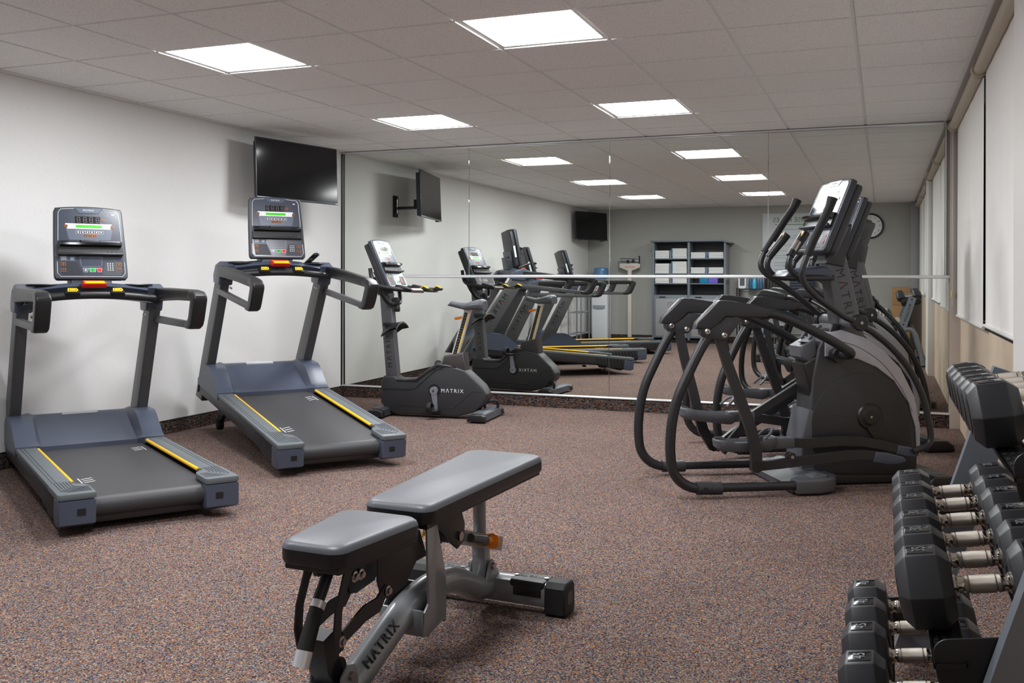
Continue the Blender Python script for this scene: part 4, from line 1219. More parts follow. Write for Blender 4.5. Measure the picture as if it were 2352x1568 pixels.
def make_bench():
    t = empty('weight_bench', (0, 0, 0))
    # back pad
    b = MB(); pad(b, .83, .118, .158, .062); sl = math.atan2(.024, .80)
    bp = b.build('back_pad', t, Matrix.Translation((-.672, 0, .506)) @ Matrix.Rotation(-sl, 4, 'Y'))
    for q in (-1, 1):
        b = MB(); b.tube([(.05, .1190 * q, -.020), (.42, .1381 * q, -.020), (.78, .1567 * q, -.020)], .0016, M_rub, 6, 3); b.build('piping', bp)
    b = MB(); b.prism([(.02, -.10), (.81, -.14), (.81, .14), (.02, .10)], -.076, -.060, M_blk, 'z', .003); b.build('pad_board', bp)
    # seat pad
    b = MB(); pad(b, .385, .098, .138, .062); ss = 0.0
    sp = b.build('seat_pad', t, Matrix.Translation((-1.115, 0, .492)) @ Matrix.Rotation(R(-.5), 4, 'Y'))
    for q in (-1, 1):
        b = MB(); b.tube([(.05, .1030 * q, -.020), (.34, .1330 * q, -.020)], .0016, M_rub, 6); b.build('piping', sp)
    b = MB(); b.prism([(.02, -.085), (.37, -.12), (.37, .12), (.02, .085)], -.078, -.060, M_blk, 'z', .003); b.build('pad_board', sp)
    # spine
    b = MB(); b.tube([(-1.02, 0, .058), (-.96, 0, .048), (-.90, 0, .055), (-.82, 0, .085), (-.70, 0, .135), (-.60, 0, .170), (-.50, 0, .186), (-.40, 0, .186), (-.30, 0, .170), (-.20, 0, .128), (-.12, 0, .090), (-.03, 0, .075), (.02, 0, .075)], .045, M_bframe, 22, 5)
    sp_ = b.build('spine', t)
    b = MB(); b.box((-1.08, 0, .04), (.09, .44, .075), M_bframe, .02); b.build('front_foot', t)
    text('MATRIX', .042, M_letd, sp_, frame_mx((-.800, -.0330, .129), (.93, 0, .36), (-.27, .67, .70)), ext=.0030, space=1.3)
    # upright bracket with tray
    for s in (1, -1):
        b = MB(); y = .075 * s
        b.prism([(-.635, .098), (-.60, .090), (-.545, .112), (-.485, .118), (-.487, .25), (-.545, .42), (-.575, .43), (-.612, .42), (-.600, .19), (-.625, .17)], y - .004, y + .004, M_bframe, 'y', .002)
        b.build('upright_plate', t)
    b = MB(); b.bx(-.638, -.628, -.075, .075, .10, .178, M_bframe, .002); b.bx(-.49, -.48, -.075, .075, .10, .215, M_bframe, .002)
    b.prism([(-.634, .10), (-.60, .09), (-.485, .112), (-.485, .118), (-.60, .097), (-.63, .108)], -.075, .075, M_bframe, 'y'); b.build('tray', t)
    # rear crossbar and caps
    b = MB(); b.bx(-.045, .045, -.26, .26, .022, .112, M_bframe, .02)
    for s in (1, -1):
        b.bx(-.047, .047, *sorted((.10 * s, .235 * s)), .085, .117, M_blk, .01)
        b.bx(-.049, -.040, *sorted((.115 * s, .222 * s)), .060, .100, M_blk, .003)
        for yy in (.11, .225): b.lathe([(.008, 0), (.008, .003)], M_steel, 'z', (.0, yy * s, .117), 10)
    cb = b.build('rear_foot', t)
    for s in (1, -1):
        text('MATRIX', .026, M_letd, cb, frame_mx((0.0, .168 * s, .1175), (0, -1, 0), (1, 0, 0)), space=1.2)
        b = MB(); b.prism([(-.052, .012), (-.050, .10), (-.03, .118), (.03, .118), (.050, .10), (.052, .012), (.04, .0), (-.04, .0)], *sorted((.235 * s, .315 * s)), M_rub, 'y', .008, 3)
        b.prism(rounded(-.022, .022, .040, .085, .01), *sorted((.310 * s, .3155 * s)), M_key, 'y'); b.build('foot_cap', t)
    # rear pivot lugs, post, ladder bar
    for s in (1, -1):
        b = MB(); b.prism([(-.10, .095), (-.085, .160), (-.070, .178), (-.050, .178), (-.035, .160), (.01, .105), (0, .085)], *sorted((.030 * s, .040 * s)), M_bframe, 'y', .003)
        b.lathe([(.012, -.006), (.012, .006)], M_steel, 'y', (-.062, .045 * s, .158), 12); b.build('lug', t)
    b = MB(); b.bx(-.095, -.045, -.026, .026, .118, .235, M_bframe, .005); b.cyl((-.080, 0, .20), (-.090, 0, .445), .0235, M_bframe, 20); b.build('rear_post', t)
    b = MB(); b.bar([(-.31, -.0, .322), (.052, -.0, .206)], .050, .056, M_bframe); lb = b.build('ladder_bar', t)
    b = MB(); b.cyl((-.235, -.040, .300), (-.125, -.046, .266), .015, M_frame, 18); b.build('plunger_barrel', t)
    b = MB(); b.cyl((-.125, -.046, .266), (-.088, -.050, .254), .011, M_org, 16); mk = frame_mx((-.082, -.051, .252), (0, 1, 0), (.30, 0, 1))
    b.lathe([(.010, -.012), (.026, -.006), (.028, .004), (.024, .010)], M_org, 'z', n=28, mx=mk); b.build('pull_knob', t)['label'] = 'orange pull knob'
    b = MB()
    for s in (1, -1):
        b.prism([(-.50, .435), (-.36, .44), (-.30, .41), (-.275, .36), (-.28, .30), (-.33, .285), (-.37, .31), (-.42, .36), (-.50, .40)], *sorted((.032 * s, .038 * s)), M_blk, 'y', .002)
        b.lathe([(.016, -.006), (.013, .008)], M_steel, 'y', (-.315, .040 * s, .325), 12)
    b.build('back_bracket', t)
    # seat bracket
    for s in (1, -1):
        b = MB(); y = .055 * s
        b.prism([(-1.00, .430), (-.62, .420), (-.575, .33), (-.64, .33), (-.68, .30), (-.70, .275), (-.80, .265), (-.835, .275), (-.86, .33), (-.86, .40), (-.915, .425), (-.935, .362), (-.990, .366), (-1.01, .39)], y - .003, y + .003, M_blk, 'y', .001)
        b.build('seat_bracket', t)
        b = MB(); b.bar([(-.815, .058 * s, .300), (-.86, .058 * s, .265), (-.93, .058 * s, .262), (-1.035, .058 * s, .232)], [.030, .045, .046, .036], .006, M_blk); b.build('seat_link', t)
        b = MB(); b.bar([(-1.01, .062 * s, .415), (-1.035, .062 * s, .37), (-1.062, .062 * s, .31), (-1.068, .062 * s, .25), (-1.055, .062 * s, .20)], [.04, .03, .030, .032, .034], .006, M_blk); b.build('curved_link', t)
        for (x, z) in ((-.955, .378), (-.985, .380), (-.815, .292), (-1.048, .225)):
            b = MB(); b.lathe([(.015, 0), (.015, .003), (.009, .004), (.009, .011)] if s > 0 else [(.009, -.011), (.009, -.004), (.015, -.003), (.015, 0)], M_steel, 'y', (x, .062 * s, z), 14); b.build('bolt', t)
    b = MB(); b.bx(-1.06, -.86, -.035, .035, .405, .428, M_blk, .003); b.build('seat_plate', t); b = MB(); b.bar([(-1.06, 0, .24), (-1.035, 0, .15), (-.99, 0, .075)], [.05, .06, .04], .06, M_blk); b.cyl((-1.01, -.03, .13), (-1.01, .03, .13), .035, M_rub); b.build('lower_strut', t)
    for s in (1, -1):
        b = MB(); b.prism([(-1.04, .05), (-1.03, .12), (-1.00, .145), (-.965, .135), (-.95, .10), (-.95, .05)], *sorted((.045 * s, .053 * s)), M_bframe, 'y', .003)
        b.lathe([(.012, -.008), (.012, .008)], M_steel, 'y', (-.99, .055 * s, .112), 12); b.build('front_lug', t)
    b = MB(); b.tube([(-1.005, 0, .415), (-1.035, 0, .37), (-1.075, 0, .315)], .016, M_blk, 14, 3); b.cyl((-1.060, 0, .328), (-1.072, 0, .312), .0205, M_alu, 18); b.build('handle_rod', t)
    b = MB(); b.tube([(-1.068, 0, .318), (-1.10, 0, .262), (-1.125, 0, .215)], [.019, .021, .022], M_rub, 18, 3); g = b.build('handle_grip', t)
    b = MB(); b.tube([(-1.124, 0, .218), (-1.142, 0, .180)], .0225, M_alu, 20); b.build('grip_end', g)['label'] = 'brushed aluminium grip end'
    for (x, y, z) in ((-.985, -.088, .425), (-.635, -.079, .415)):
        b = MB(); b.prism([(-.012, -.010), (.012, -.010), (.003, .012), (-.003, .012)], 0, .0015, M_yel, 'z', mx=frame_mx((x, y, z), (1, 0, 0), (0, 0, 1)))
        b.prism([(-.003, -.006), (.003, -.006), (.001, .006), (-.001, .006)], .0015, .002, M_blk, 'z', mx=frame_mx((x, y, z), (1, 0, 0), (0, 0, 1)))
        b.build('warning_sticker', t)
    return t
be = make_bench(); place(be, 3.745, -5.18, 87)
tag(be, 'adjustable weight bench with sheen-tinted padded seat and back, standing alone in the foreground', 'weight bench')

# ================================================================== DUMBBELL RACK AND DUMBBELLS
TIERS = [(5.418, .999), (5.287, .647), (5.172, .309)]      # centre x and top z of each row
RY0, RY1 = -5.17, -6.55
TILT = 9.5
def make_rack():
    t = empty('dumbbell_rack', (0, 0, 0))
    for y in (RY0, RY1):
        s = 1 if y == RY0 else -1
        b = MB(); b.bar([(5.17, y, .02), (5.243, y, .25), (5.338, y, .56), (5.448, y, .910)], .095, .055, M_rack)
        o = b.build('front_post', t)
        b = MB()
        b.tube([(5.32, y, .475), (5.38, y, .49), (5.44, y, .475), (5.48, y, .42), (5.51, y, .32), (5.55, y, .18), (5.58, y, .02)], .032, M_rack, 14, 5)
        b.build('rear_leg', t)
        b = MB()
        for (x, z) in ((5.438, .88), (5.415, .81), (5.335, .55), (5.312, .475), (5.245, .26), (5.495, .38), (5.53, .25)):
            b.lathe([(.010, -.031), (.010, .031)], M_blk, 'y', (x, y, z), 12)
        b.build('bolt', t)
        b = MB(); b.bx(5.12, 5.22, y - .03, y + .03, 0, .02, M_rub, .003); b.bx(5.54, 5.62, y - .035, y + .035, 0, .02, M_rub, .003); b.build('foot', t)
        text('HAMPTON', .042, M_letd, o, frame_mx((5.380, y + .0285 * s, .695), (-.28 * -1, 0, .92), (-.92 * -1 if s > 0 else -.92, 0, .28 * (-1 if s > 0 else 1))), space=1.1)
    for k, (x, z) in enumerate(TIERS):
        zc = z - .137
        mxk = Matrix.Translation((x, 0, zc)) @ Matrix.Rotation(R(-TILT), 4, 'Y')
        b = MB()
        for dx in (-.085, .085):
            b.bx(dx - .028, dx + .028, RY1 + .03, RY0 - .03, -.020, -.012, M_blk, mx=mxk)
            b.bx(dx - .030, dx - .026, RY1 + .03, RY0 - .03, -.018, -.008, M_blkg, mx=mxk)
            b.bx(dx + .026, dx + .030, RY1 + .03, RY0 - .03, -.018, -.008, M_blkg, mx=mxk)
            for q in range(24):
                yq = RY1 + .06 + (RY0 - RY1 - .12) * q / 23
                for w_ in range(3): b.bx(dx - .020 + w_ * .014, dx - .014 + w_ * .014, yq - .012, yq + .012, -.012, -.0105, M_rub, mx=mxk)
        b.build('tray', t)
        for y in (RY0, RY1):
            s = 1 if y == RY0 else -1
            b = MB(); b.prism(rounded(-.112, .125, -.065, .032, .03), y - s * .042, y - s * .036, M_blk, 'y', .002, mx=mxk)
            b.build('end_plate', t)
    b = MB(); b.bx(5.50, 5.54, RY1, RY0, .28, .34, M_rack, .006); b.build('cross_brace', t)
    return t
rk = make_rack(); tag(rk, 'silver-grey three-tier dumbbell rack along the window wall', 'dumbbell rack')

_db = {}
def make_dumbbell(lbs, h, L):
    """along local x, centre at origin; h across flats, L total length"""
    t = empty('dumbbell', (0, 0, 0))
    hl = L * .33; gap = L / 2 - hl
    for s in (1, -1):
        bm = bmesh.new()
        secs = [(gap, .74), (gap + hl * .22, 1.0), (gap + hl * .80, 1.0), (gap + hl, .72)]
        rings = []
        for x, k in secs:
            ring = []
            for q in range(6):
                a = R(60 * q); rr = h / math.sqrt(3) * k
                ring.append(bm.verts.new((x * s, rr * math.cos(a), rr * math.sin(a))))
            rings.append(ring)
        for i in range(3):
            for q in range(6): bm.faces.new((rings[i][q], rings[i][(q + 1) % 6], rings[i + 1][(q + 1) % 6], rings[i + 1][q]))
        bm.faces.new(rings[0]); bm.faces.new(rings[-1])
        bmesh.ops.recalc_face_normals(bm, faces=bm.faces)
        bmesh.ops.bevel(bm, geom=list(bm.edges), offset=.0022, segments=2, profile=.5, affect='EDGES')
        b = MB(); b.bm(bm, M_hex); hd = b.build('head', t)
        xc = (gap + hl * .51) * s
        b = MB(); rr = h / math.sqrt(3) * .5
        b.bx(xc - hl * .24, xc + hl * .24, -rr * .66, rr * .66, h / 2 - .001, h / 2 + .0015, M_blkg, .0006)
        lp = b.build('weight_label', hd)
        text(lbs, h * .25, M_hexl if False else mat('raised_number', (120, 124, 130), .35), lp, frame_mx((xc, 0, h / 2 + .0016), (0, 1, 0) if s < 0 else (0, 1, 0), (-1, 0, 0)), 'number', .0012)
        b = MB(); b.lathe([(h * .30, -.001), (h * .30, .0015), (h * .26, .0025), (.0, .0025)] if s > 0 else [(.0, -.0025), (h * .26, -.0025), (h * .30, -.0015), (h * .30, .001)], M_blk, 'x', (L / 2 * s, 0, 0), 24)
        b.build('end_disc', hd)
    g = gap
    b = MB()
    b.lathe([(.021, -g - .006), (.021, -g + .004), (.0165, -g + .008), (.0155, -g * .72), (.0170, -g * .62)], M_chrome, 'x')
    b.lathe([(.021, g + .006), (.021, g - .004), (.0165, g - .008), (.0155, g * .72), (.0170, g * .62)][::-1], M_chrome, 'x')
    b.lathe([(.0170, -g * .62), (.0175, -g * .50), (.0150, -g * .48), (.0150, -g * .46), (.0178, -g * .44), (.0182, 0), (.0178, g * .44), (.0150, g * .46), (.0150, g * .48), (.0175, g * .50), (.0170, g * .62)], M_knurl, 'x')
    b.build('handle', t)
    return t
rows_ = [
    (0, ['10', '10', '12', '12', '15', '15'], [-5.47, -5.605, -5.742, -5.885, -6.035, -6.19], [.112, .112, .115, .118, .124, .133], .300, 'top'),
    (1, ['20', '25', '25', '30', '30', '35'], [-5.363, -5.54, -5.737, -5.935, -6.125, -6.312], [.132, .132, .138, .138, .145, .148], .315, 'middle'),
    (2, ['35', '40', '40', '45', '45', '50'], [-5.30, -5.416, -5.61, -5.827, -6.043, -6.27], [.110, .142, .148, .152, .154, .156], .325, 'bottom')]
rows_[2][1].pop(0); rows_[2][2].pop(0); rows_[2][3].pop(0)
ordn = ['first', 'second', 'third', 'fourth', 'fifth', 'sixth', 'seventh']
for k, lb, yy, hh, L, tn in rows_:
    x, z = TIERS[k]
    for i in range(len(lb)):
        key_ = (lb[i], hh[i], L)
        if key_ in _db: o = dup(_db[key_])
        else: o = make_dumbbell(*key_); _db[key_] = o
        # centre sits so the hexes rest on the tilted tray
        a = R(TILT)
        up_ = Vector((-math.sin(a), 0, math.cos(a)))
        c = Vector((x, yy[i], z - .137)) + up_ * (hh[i] / 2 - .004)
        o.location = c; o.rotation_euler = (0, -a, 0)
        d = hh[i]
        n_ = len(lb)
        if i == 0: w_ = 'at its far end'
        elif i == n_ - 1: w_ = 'at its near end'
        else: w_ = ordn[i] + ' from its far end'
        tag(o, 'black hex dumbbell with chrome handle on the %s tier, %s' % (tn, w_), 'dumbbell', 'dumbbells on the %s tier of the rack' % tn)

# ================================================================== TELEVISIONS
def make_tv(W, H, name_label, P1, P2, zc, wall_pt, wall_n, tilt=0):
    c = Vector(((P1[0] + P2[0]) / 2, (P1[1] + P2[1]) / 2, zc))
    d = Vector((P2[0] - P1[0], P2[1] - P1[1], 0)).normalized()     # viewer's left -> right
    t = empty('television', c)
    n = d.cross(Vector((0, 0, 1))); 
    m_ = Matrix(((d.x, 0, n.x, 0), (d.y, 0, n.y, 0), (0, 1, 0, 0), (0, 0, 0, 1))) @ Matrix.Rotation(R(tilt), 4, 'X')
    b = MB(); b.prism(rounded(-W / 2, W / 2, -H / 2, H / 2, .006), -.012, 0, M_tvf, 'z', .002); b.prism(rounded(-W / 2 + .02, W / 2 - .02, -H / 2 + .01, H / 2 - .03, .01), -.055, -.010, M_tvf, 'z', .012, 3)
    b.bx(-W / 2, W / 2, -H / 2 - .002, -H / 2 + .016, -.010, .004, M_tvf, .002); b.bx(-W * .40, -W * .29, -H / 2 - .012, -H / 2, -.03, -.004, M_blk, .002)
    b.bx(W / 2 - .035, W / 2 - .006, -H / 2 + .004, -H / 2 + .010, .0038, .0045, M_alu)
    b.build('housing', t, m_)
    b = MB(); b.bx(-W / 2 + .009, W / 2 - .009, -H / 2 + .018, H / 2 - .009, -.001, .0015, M_screen); b.build('screen', t, m_)
    # mount
    wl = Vector((0.0, wall_pt, zc - .12)) - c
    back = (-n) * .055
    elbow = (wl + Vector((.20, .02, .0)) + back) / 2 + Vector((0.02, .10, -.04))
    b = MB(); bk = back + Vector((0, 0, -.02))
    b.box((0, -.02, -.065), (.22, .26, .015), M_blk, .003, mx=m_)
    b.bar([bk + Vector((0, 0, -.03)), bk * 1.0 + (elbow - bk) * 1.0], .045, .03, M_blk); 
    b.tube([bk + (-n) * .01 + Vector((0, 0, -.04)), elbow], .018, M_blk, 8); b.tube([elbow + Vector((0, 0, .05)), elbow + Vector((0, 0, -.05))], .022, M_blk, 14)
    b.tube([elbow + Vector((0, 0, -.04)), wl + Vector((.03, 0, -.02))], .018, M_blk, 8)
    b.build('mount_arm', t)
    b = MB(); b.box(wl + Vector((.012, 0, 0)), (.024, .09, .24), M_blk, .004); b.cyl(wl + Vector((.035, .0, -.08)), wl + Vector((.035, .0, .08)), .014, M_steel); b.build('wall_plate', t)
    tag(t, name_label, 'television', 'wall televisions')
    return t
make_tv(.965, .51, 'black wall television in the corner above the raised treadmill', (.245, -1.775), (.455, -.805), 2.108, -1.08, None, -2)
make_tv(.86, .50, 'television by the back corner, above the water cooler, seen in the mirror', (.44, -8.33), (.11, -7.58), 2.12, -8.05, None, -2)

# ================================================================== ALONG THE BACK WALL (seen in the mirrors)
FY = -8.215
def make_cabinet():
    t = empty('towel_cabinet', (1.94, -8.42, 0))
    def X(a): return a - 1.94
    def Y(a): return a + 8.42
    b = MB()
    for x0, x1 in ((1.30, 1.335), (1.922, 1.962), (2.545, 2.58)): b.bx(X(x0), X(x1), Y(-8.61), Y(FY), 0.05, 1.835, M_cab, .003)
    b.build('frame_post', t)
    b = MB(); b.bx(X(1.30), X(2.58), Y(-8.62), Y(-8.60), .05, 1.83, M_cabd); b.build('back_board', t)
    b = MB(); b.prism([(X(1.27), 1.835), (X(2.50), 1.835), (X(2.66), 1.80), (X(2.67), 1.812), (X(2.52), 1.860), (X(1.27), 1.860)], Y(-8.63), Y(-8.17), M_cab, 'y', .004); b.build('top_board', t)
    for z in (1.548, 1.286, 1.040, .835):
        b = MB(); b.bx(X(1.335), X(1.922), Y(-8.60), Y(FY), z - .018, z, M_cab, .002); b.bx(X(1.962), X(2.545), Y(-8.60), Y(FY), z - .018, z, M_cab, .002); b.build('shelf', t)
    for x0, x1 in ((1.335, 1.922), (1.962, 2.545)):
        b = MB(); b.bx(X(x0), X(x1), Y(FY) - .004, Y(FY) + .018, .09, .825, M_cab, .002); b.bx(X(x0) + .035, X(x1) - .035, Y(FY) + .016, Y(FY) + .022, .12, .77, M_cabp, .002)
        d = b.build('door', t)
        b = MB(); b.bx(X(x0) + .10, X(x0) + .21, Y(FY) + .018, Y(FY) + .036, .795, .808, M_blk, .003); b.build('handle', d)
        b = MB(); cxx = X((x0 + x1) / 2); P = [(cxx + .05 * math.cos(R(a)), Y(FY) + .023, .665 + .05 * math.sin(R(a))) for a in range(0, 360, 15)]
        b.tube(P, .0025, M_key, 6, 1, closed=True)
        b.tube([(cxx - .03, Y(FY) + .023, .69), (cxx, Y(FY) + .023, .665), (cxx + .03, Y(FY) + .023, .69)], .002, M_key, 6, straight=True); b.tube([(cxx, Y(FY) + .023, .665), (cxx, Y(FY) + .023, .625)], .002, M_key, 6)
        b.build('emblem', d)
    b = MB(); b.bx(X(2.58), X(2.585), Y(-8.57), Y(-8.26), .12, 1.02, M_cabp); b.bx(X(2.58), X(2.585), Y(-8.57), Y(-8.26), 1.09, 1.78, M_cabp); b.build('side_panel', t)
    b = MB(); b.bx(X(1.31), X(2.57), Y(-8.60), Y(-8.25), 0, .06, M_blk); b.build('plinth', t)
    return t
cb_ = make_cabinet(); tag(cb_, 'grey two-bay open cabinet against the back wall, stacked with white towels', 'cabinet')

def make_towel():
    t = empty('folded_towel', (0, 0, 0))
    b = MB()
    h = .034
    for k in range(2):
        z0 = k * h / 2
        b.box((0, 0, z0 + h / 4), (.272, .30, h / 2 - .001), M_towel, .0072, seg=3)
    b.build('towel_fold', t)
    b = MB(); b.box((.122, 0, h / 2), (.020, .302, h + .0006), M_tblue, .004); b.build('stripe', t)['label'] = 'blue woven stripe'
    return t
tw0 = make_towel(); used_t = [False]
SH = [('top', 'left', 1.548, 1.335, (4, 5)), ('top', 'right', 1.548, 1.962, (3, 3)), ('middle', 'left', 1.286, 1.335, (5, 6)), ('middle', 'right', 1.286, 1.962, (3, 3)), ('lower', 'left', 1.040, 1.335, (5, 5))]
rt = random.Random(3)
for lv, side, z, x0, ns in SH:
    for c_, n_ in enumerate(ns):
        for k in range(n_):
            o = tw0 if not used_t[0] else dup(tw0); used_t[0] = True
            o.location = (x0 + .148 + c_ * .288, -8.385 + rt.uniform(-.006, .006), z + .0005 + k * .0348)
            o.rotation_euler = (0, 0, (0 if c_ == 0 else PI) + rt.uniform(-.02, .02))
            pos = 'bottom' if k == 0 else ('topmost' if k == n_ - 1 else '%s from the bottom' % ordn[k])
            tag(o, '%s folded white towel, %s stack, %s %s shelf of the cabinet' % (pos, ('left', 'right')[c_], lv, side), 'towel', 'folded white towels in the cabinet')
def simple(name, label, cat, b, loc, rot=(0, 0, 0), group=None):
    o = b.build(name); o.location = loc; o.rotation_euler = rot
    tag(o, label, cat, group); return o
b = MB(); b.box((0, 0, .05), (.155, .10, .10), M_teal, .008); simple('foam_block', 'teal foam yoga block on the cabinet shelf, left of the purple one', 'yoga block', b, (2.20, -8.30, 1.0405))
b = MB(); b.box((0, 0, .05), (.155, .10, .10), M_purp, .008); simple('foam_block', 'purple foam yoga block on the cabinet shelf beside the teal one', 'yoga block', b, (2.358, -8.30, 1.0405))

# physician scale
t = empty('weighing_scale', (.83, -8.42, 0))
b = MB(); b.prism(rounded(-.14, .14, -.18, .16, .03), .015, .06, M_blk, 'z', .006); b.bx(-.13, .13, -.17, .15, .06, .066, M_rub); b.build('platform', t)
b = MB(); b.bx(-.035, .035, -.10, -.05, .06, 1.36, M_scale, .006); b.build('post', t)
b = MB(); b.prism([(-.19, 1.47), (-.19, 1.395), (-.04, 1.335), (.04, 1.335), (.19, 1.395), (.19, 1.47)], -.085, -.065, M_scale, 'y', .004); hb = b.build('head_plate', t)
text('DETECTO', .040, M_red, hb, frame_mx((0, -.0645, 1.40), (-1, 0, 0), (0, 0, 1)))
b = MB(); b.bx(-.18, .18, -.082, -.055, 1.485, 1.515, M_wire, .002); b.bx(-.18, .18, -.082, -.055, 1.545, 1.562, M_wire, .002); b.bx(-.185, -.165, -.085, -.055, 1.46, 1.58, M_wire); b.bx(.165, .185, -.085, -.055, 1.46, 1.60, M_blk)
b.bx(-.16, .16, -.056, -.052, 1.492, 1.506, M_blk); b.bx(-.16, .16, -.056, -.052, 1.549, 1.558, M_blk); b.build('beam', t)
b = MB(); b.box((-.03, -.066, 1.50), (.045, .035, .06), M_blk, .004); b.box((.07, -.066, 1.51), (.05, .035, .055), M_blk, .004); b.build('poise', t)
tag(t, 'cream physician scale with sliding beam weights against the back wall', 'scale')

# water cooler
t = empty('water_cooler', (.32, -8.42, 0))
b = MB(); b.prism(rounded(-.15, .15, -.15, .15, .04), .0, 1.06, M_wcool, 'z', .012, 3); b.prism([(-.10, .85), (.10, .85), (.10, 1.0), (-.10, 1.0)], .149, .152, M_post, 'y'); b.build('body', t)
b = MB(); b.prism([(-.115, .64), (.115, .64), (.115, .585), (.06, .565), (-.06, .565), (-.115, .585)], .148, .158, mat('drip_tray', (150, 156, 164), .4), 'y', .002); b.build('drip_tray', t)
for x, m_ in ((-.045, M_red), (.045, M_blue)):
    b = MB(); b.box((x, .165, .945), (.022, .035, .018), m_, .004); b.box((x, .165, .92), (.016, .02, .04), M_alu, .003); b.build('tap', t)
tag(t, 'white water cooler in the back corner seen in the mirror', 'water cooler')
b = MB(); b.lathe([(.05, .0), (.06, .02), (.130, .06), (.134, .10), (.130, .13), (.134, .16), (.134, .24), (.130, .26), (.134, .29), (.120, .325), (.06, .335)], M_wbot, 'z', n=32)
simple('water_bottle', 'large blue water bottle upturned on the white cooler', 'water bottle', b, (.32, -8.42, 1.0605))

# poster
t = empty('wall_poster', (3.73, -8.65, 1.806))
b = MB(); b.bx(-.59, .59, 0, .008, -.512, .512, M_post, .002)
for x in (-.56, .56):
    for z in (-.48, 0, .48): b.lathe([(.006, 0), (.006, .003)], M_steel, 'y', (x, .008, z), 10)
pb = b.build('board', t)
def ptxt(body, size, x, z, al='CENTER', sp=1.0):
    return text(body, size, M_green, t, frame_mx((x, .0088, z), (-1, 0, 0), (0, 0, 1)), 'poster_text', .0004, sp, al)
ptxt('EXERCISE RULES', .115, 0, .395)
b = MB(); b.bx(-.38, .40, .0082, .0095, .312, .324, M_green); b.build('rule_line', t)
for z, body in ((.235, 'CONSULT A PHYSICIAN BEFORE EXERCISING AND FOLLOW'), (.125, 'IMPROPER USE OF EQUIPMENT CAN RESULT IN INJURY'), (.085, 'USE PROPERLY AND ONLY FOR ITS INTENDED'),
                (-.035, 'DO NOT EXERCISE ALONE'), (-.13, 'NO GLASS OR FOOD'), (-.215, 'OPEN 24 HOURS'), (-.255, 'RETURN WEIGHTS TO RACK'), (-.335, 'TOWELS MUST BE RETURNED'), (-.385, 'CHILDREN PERMITTED IN'), (-.455, 'PETS ARE NOT PERMITTED IN THIS')):
    ptxt(body, .026, -.39, z, 'RIGHT', 1.05)
tag(t, 'white exercise rules poster with green lettering on the back wall', 'poster')

# clock
t = empty('wall_clock', (4.885, -8.65, 2.075))
b = MB(); b.lathe([(.205, 0), (.212, .02), (.205, .04), (.186, .042), (.182, .024), (.0, .024)], M_blkg, 'y', n=48); b.build('rim', t)
b = MB(); b.lathe([(.184, .012), (.184, .026), (.0, .0262)], M_wht, 'y', n=40); fc = b.build('dial', t)
for h_ in range(1, 13):
    a = R(90 - 30 * h_)
    text(str(h_), .048, M_letd, fc, frame_mx((-.148 * math.cos(a), .0266, .148 * math.sin(a)), (-1, 0, 0), (0, 0, 1)), 'numeral', .0004)
b = MB()
for ang, L_, w_ in ((R(90 - 30 * 8.1), .085, .009), (R(90 - 6 * 4), .125, .006)):
    b.tube([(0, .0285, 0), (-L_ * math.cos(ang), .0285, L_ * math.sin(ang))], w_ / 2, M_blk, 6)
b.build('hands', t)
tag(t, 'round black-rimmed wall clock high on the back wall', 'clock')

# black wire shelving with odds and ends
t = empty('wire_shelving', (3.42, -8.42, 0))
b = MB()
for x in (-.66, .66):
    for y in (-.16, .16): b.cyl((x, y, 0), (x, y, .96), .011, M_blk, 10)
b.build('post', t)
for z in (.17, .50, .94):
    b = MB()
    for y in (-.16, .16): b.cyl((-.66, y, z), (.66, y, z), .006, M_blk, 8)
    for k in range(45): b.cyl((-.66 + k * .03, -.16, z), (-.66 + k * .03, .16, z), .0022, M_blk, 6)
    b.build('wire_shelf', t)
tag(t, 'black wire shelving unit along the back wall beyond the ellipticals', 'shelving')
b = MB(); b.prism(rounded(-.066, .066, 0, .30, .03), -.05, .05, M_wht, 'y', .01, 3); b.bx(-.04, .04, .048, .053, .05, .20, M_grey); b.box((0, .045, .25), (.075, .02, .022), M_blk, .004)
simple('tower_heater', 'white upright heater on the wire shelving next to the cabinet', 'heater', b, (2.84, -8.36, .950))
t = empty('spray_bottle', (3.04, -8.36, .950))
b = MB(); b.lathe([(.030, 0), (.034, .01), (.034, .12), (.028, .15), (.014, .17), (.013, .19)], M_cyan, 'z'); b.build('bottle', t)
b = MB(); b.lathe([(.015, .185), (.015, .205)], M_wht, 'z'); b.box((-.01, 0, .222), (.06, .022, .03), M_wht, .005); b.build('trigger', t)
tag(t, 'spray bottle of pale blue cleaner on the wire shelving', 'spray bottle')
for k in range(3):
    b = MB(); b.lathe([(.032, 0), (.034, .01), (.034, .14), (.028, .17), (.013, .20), (.013, .215)], M_wbot, 'z')
    simple('drinking_bottle', 'small blue drinking bottle behind the spray bottle, %s' % ('nearest the heater', 'in the middle of three', 'nearest the black crate')[k], 'bottle', b, (2.96 + k * .085, -8.50, .950), group='small blue bottles on the wire shelving')
b = MB()
for x in (-.11, .11):
    for q in range(5): b.bx(x - .004, x + .004, -.12 + q * .055, -.10 + q * .055, 0, .24, M_blk)
for q in range(5): b.bx(-.11 + q * .05, -.09 + q * .05, -.124, -.118, 0, .24, M_blk); b.bx(-.11 + q * .05, -.09 + q * .05, .118, .124, 0, .24, M_blk)
b.bx(-.115, .115, -.125, .125, 0, .008, M_blk); b.bx(-.118, .118, -.128, -.118, .225, .245, M_blk); b.bx(-.118, .118, .118, .128, .225, .245, M_blk); b.bx(-.118, -.108, -.12, .12, .225, .245, M_blk); b.bx(.108, .118, -.12, .12, .225, .245, M_blk)
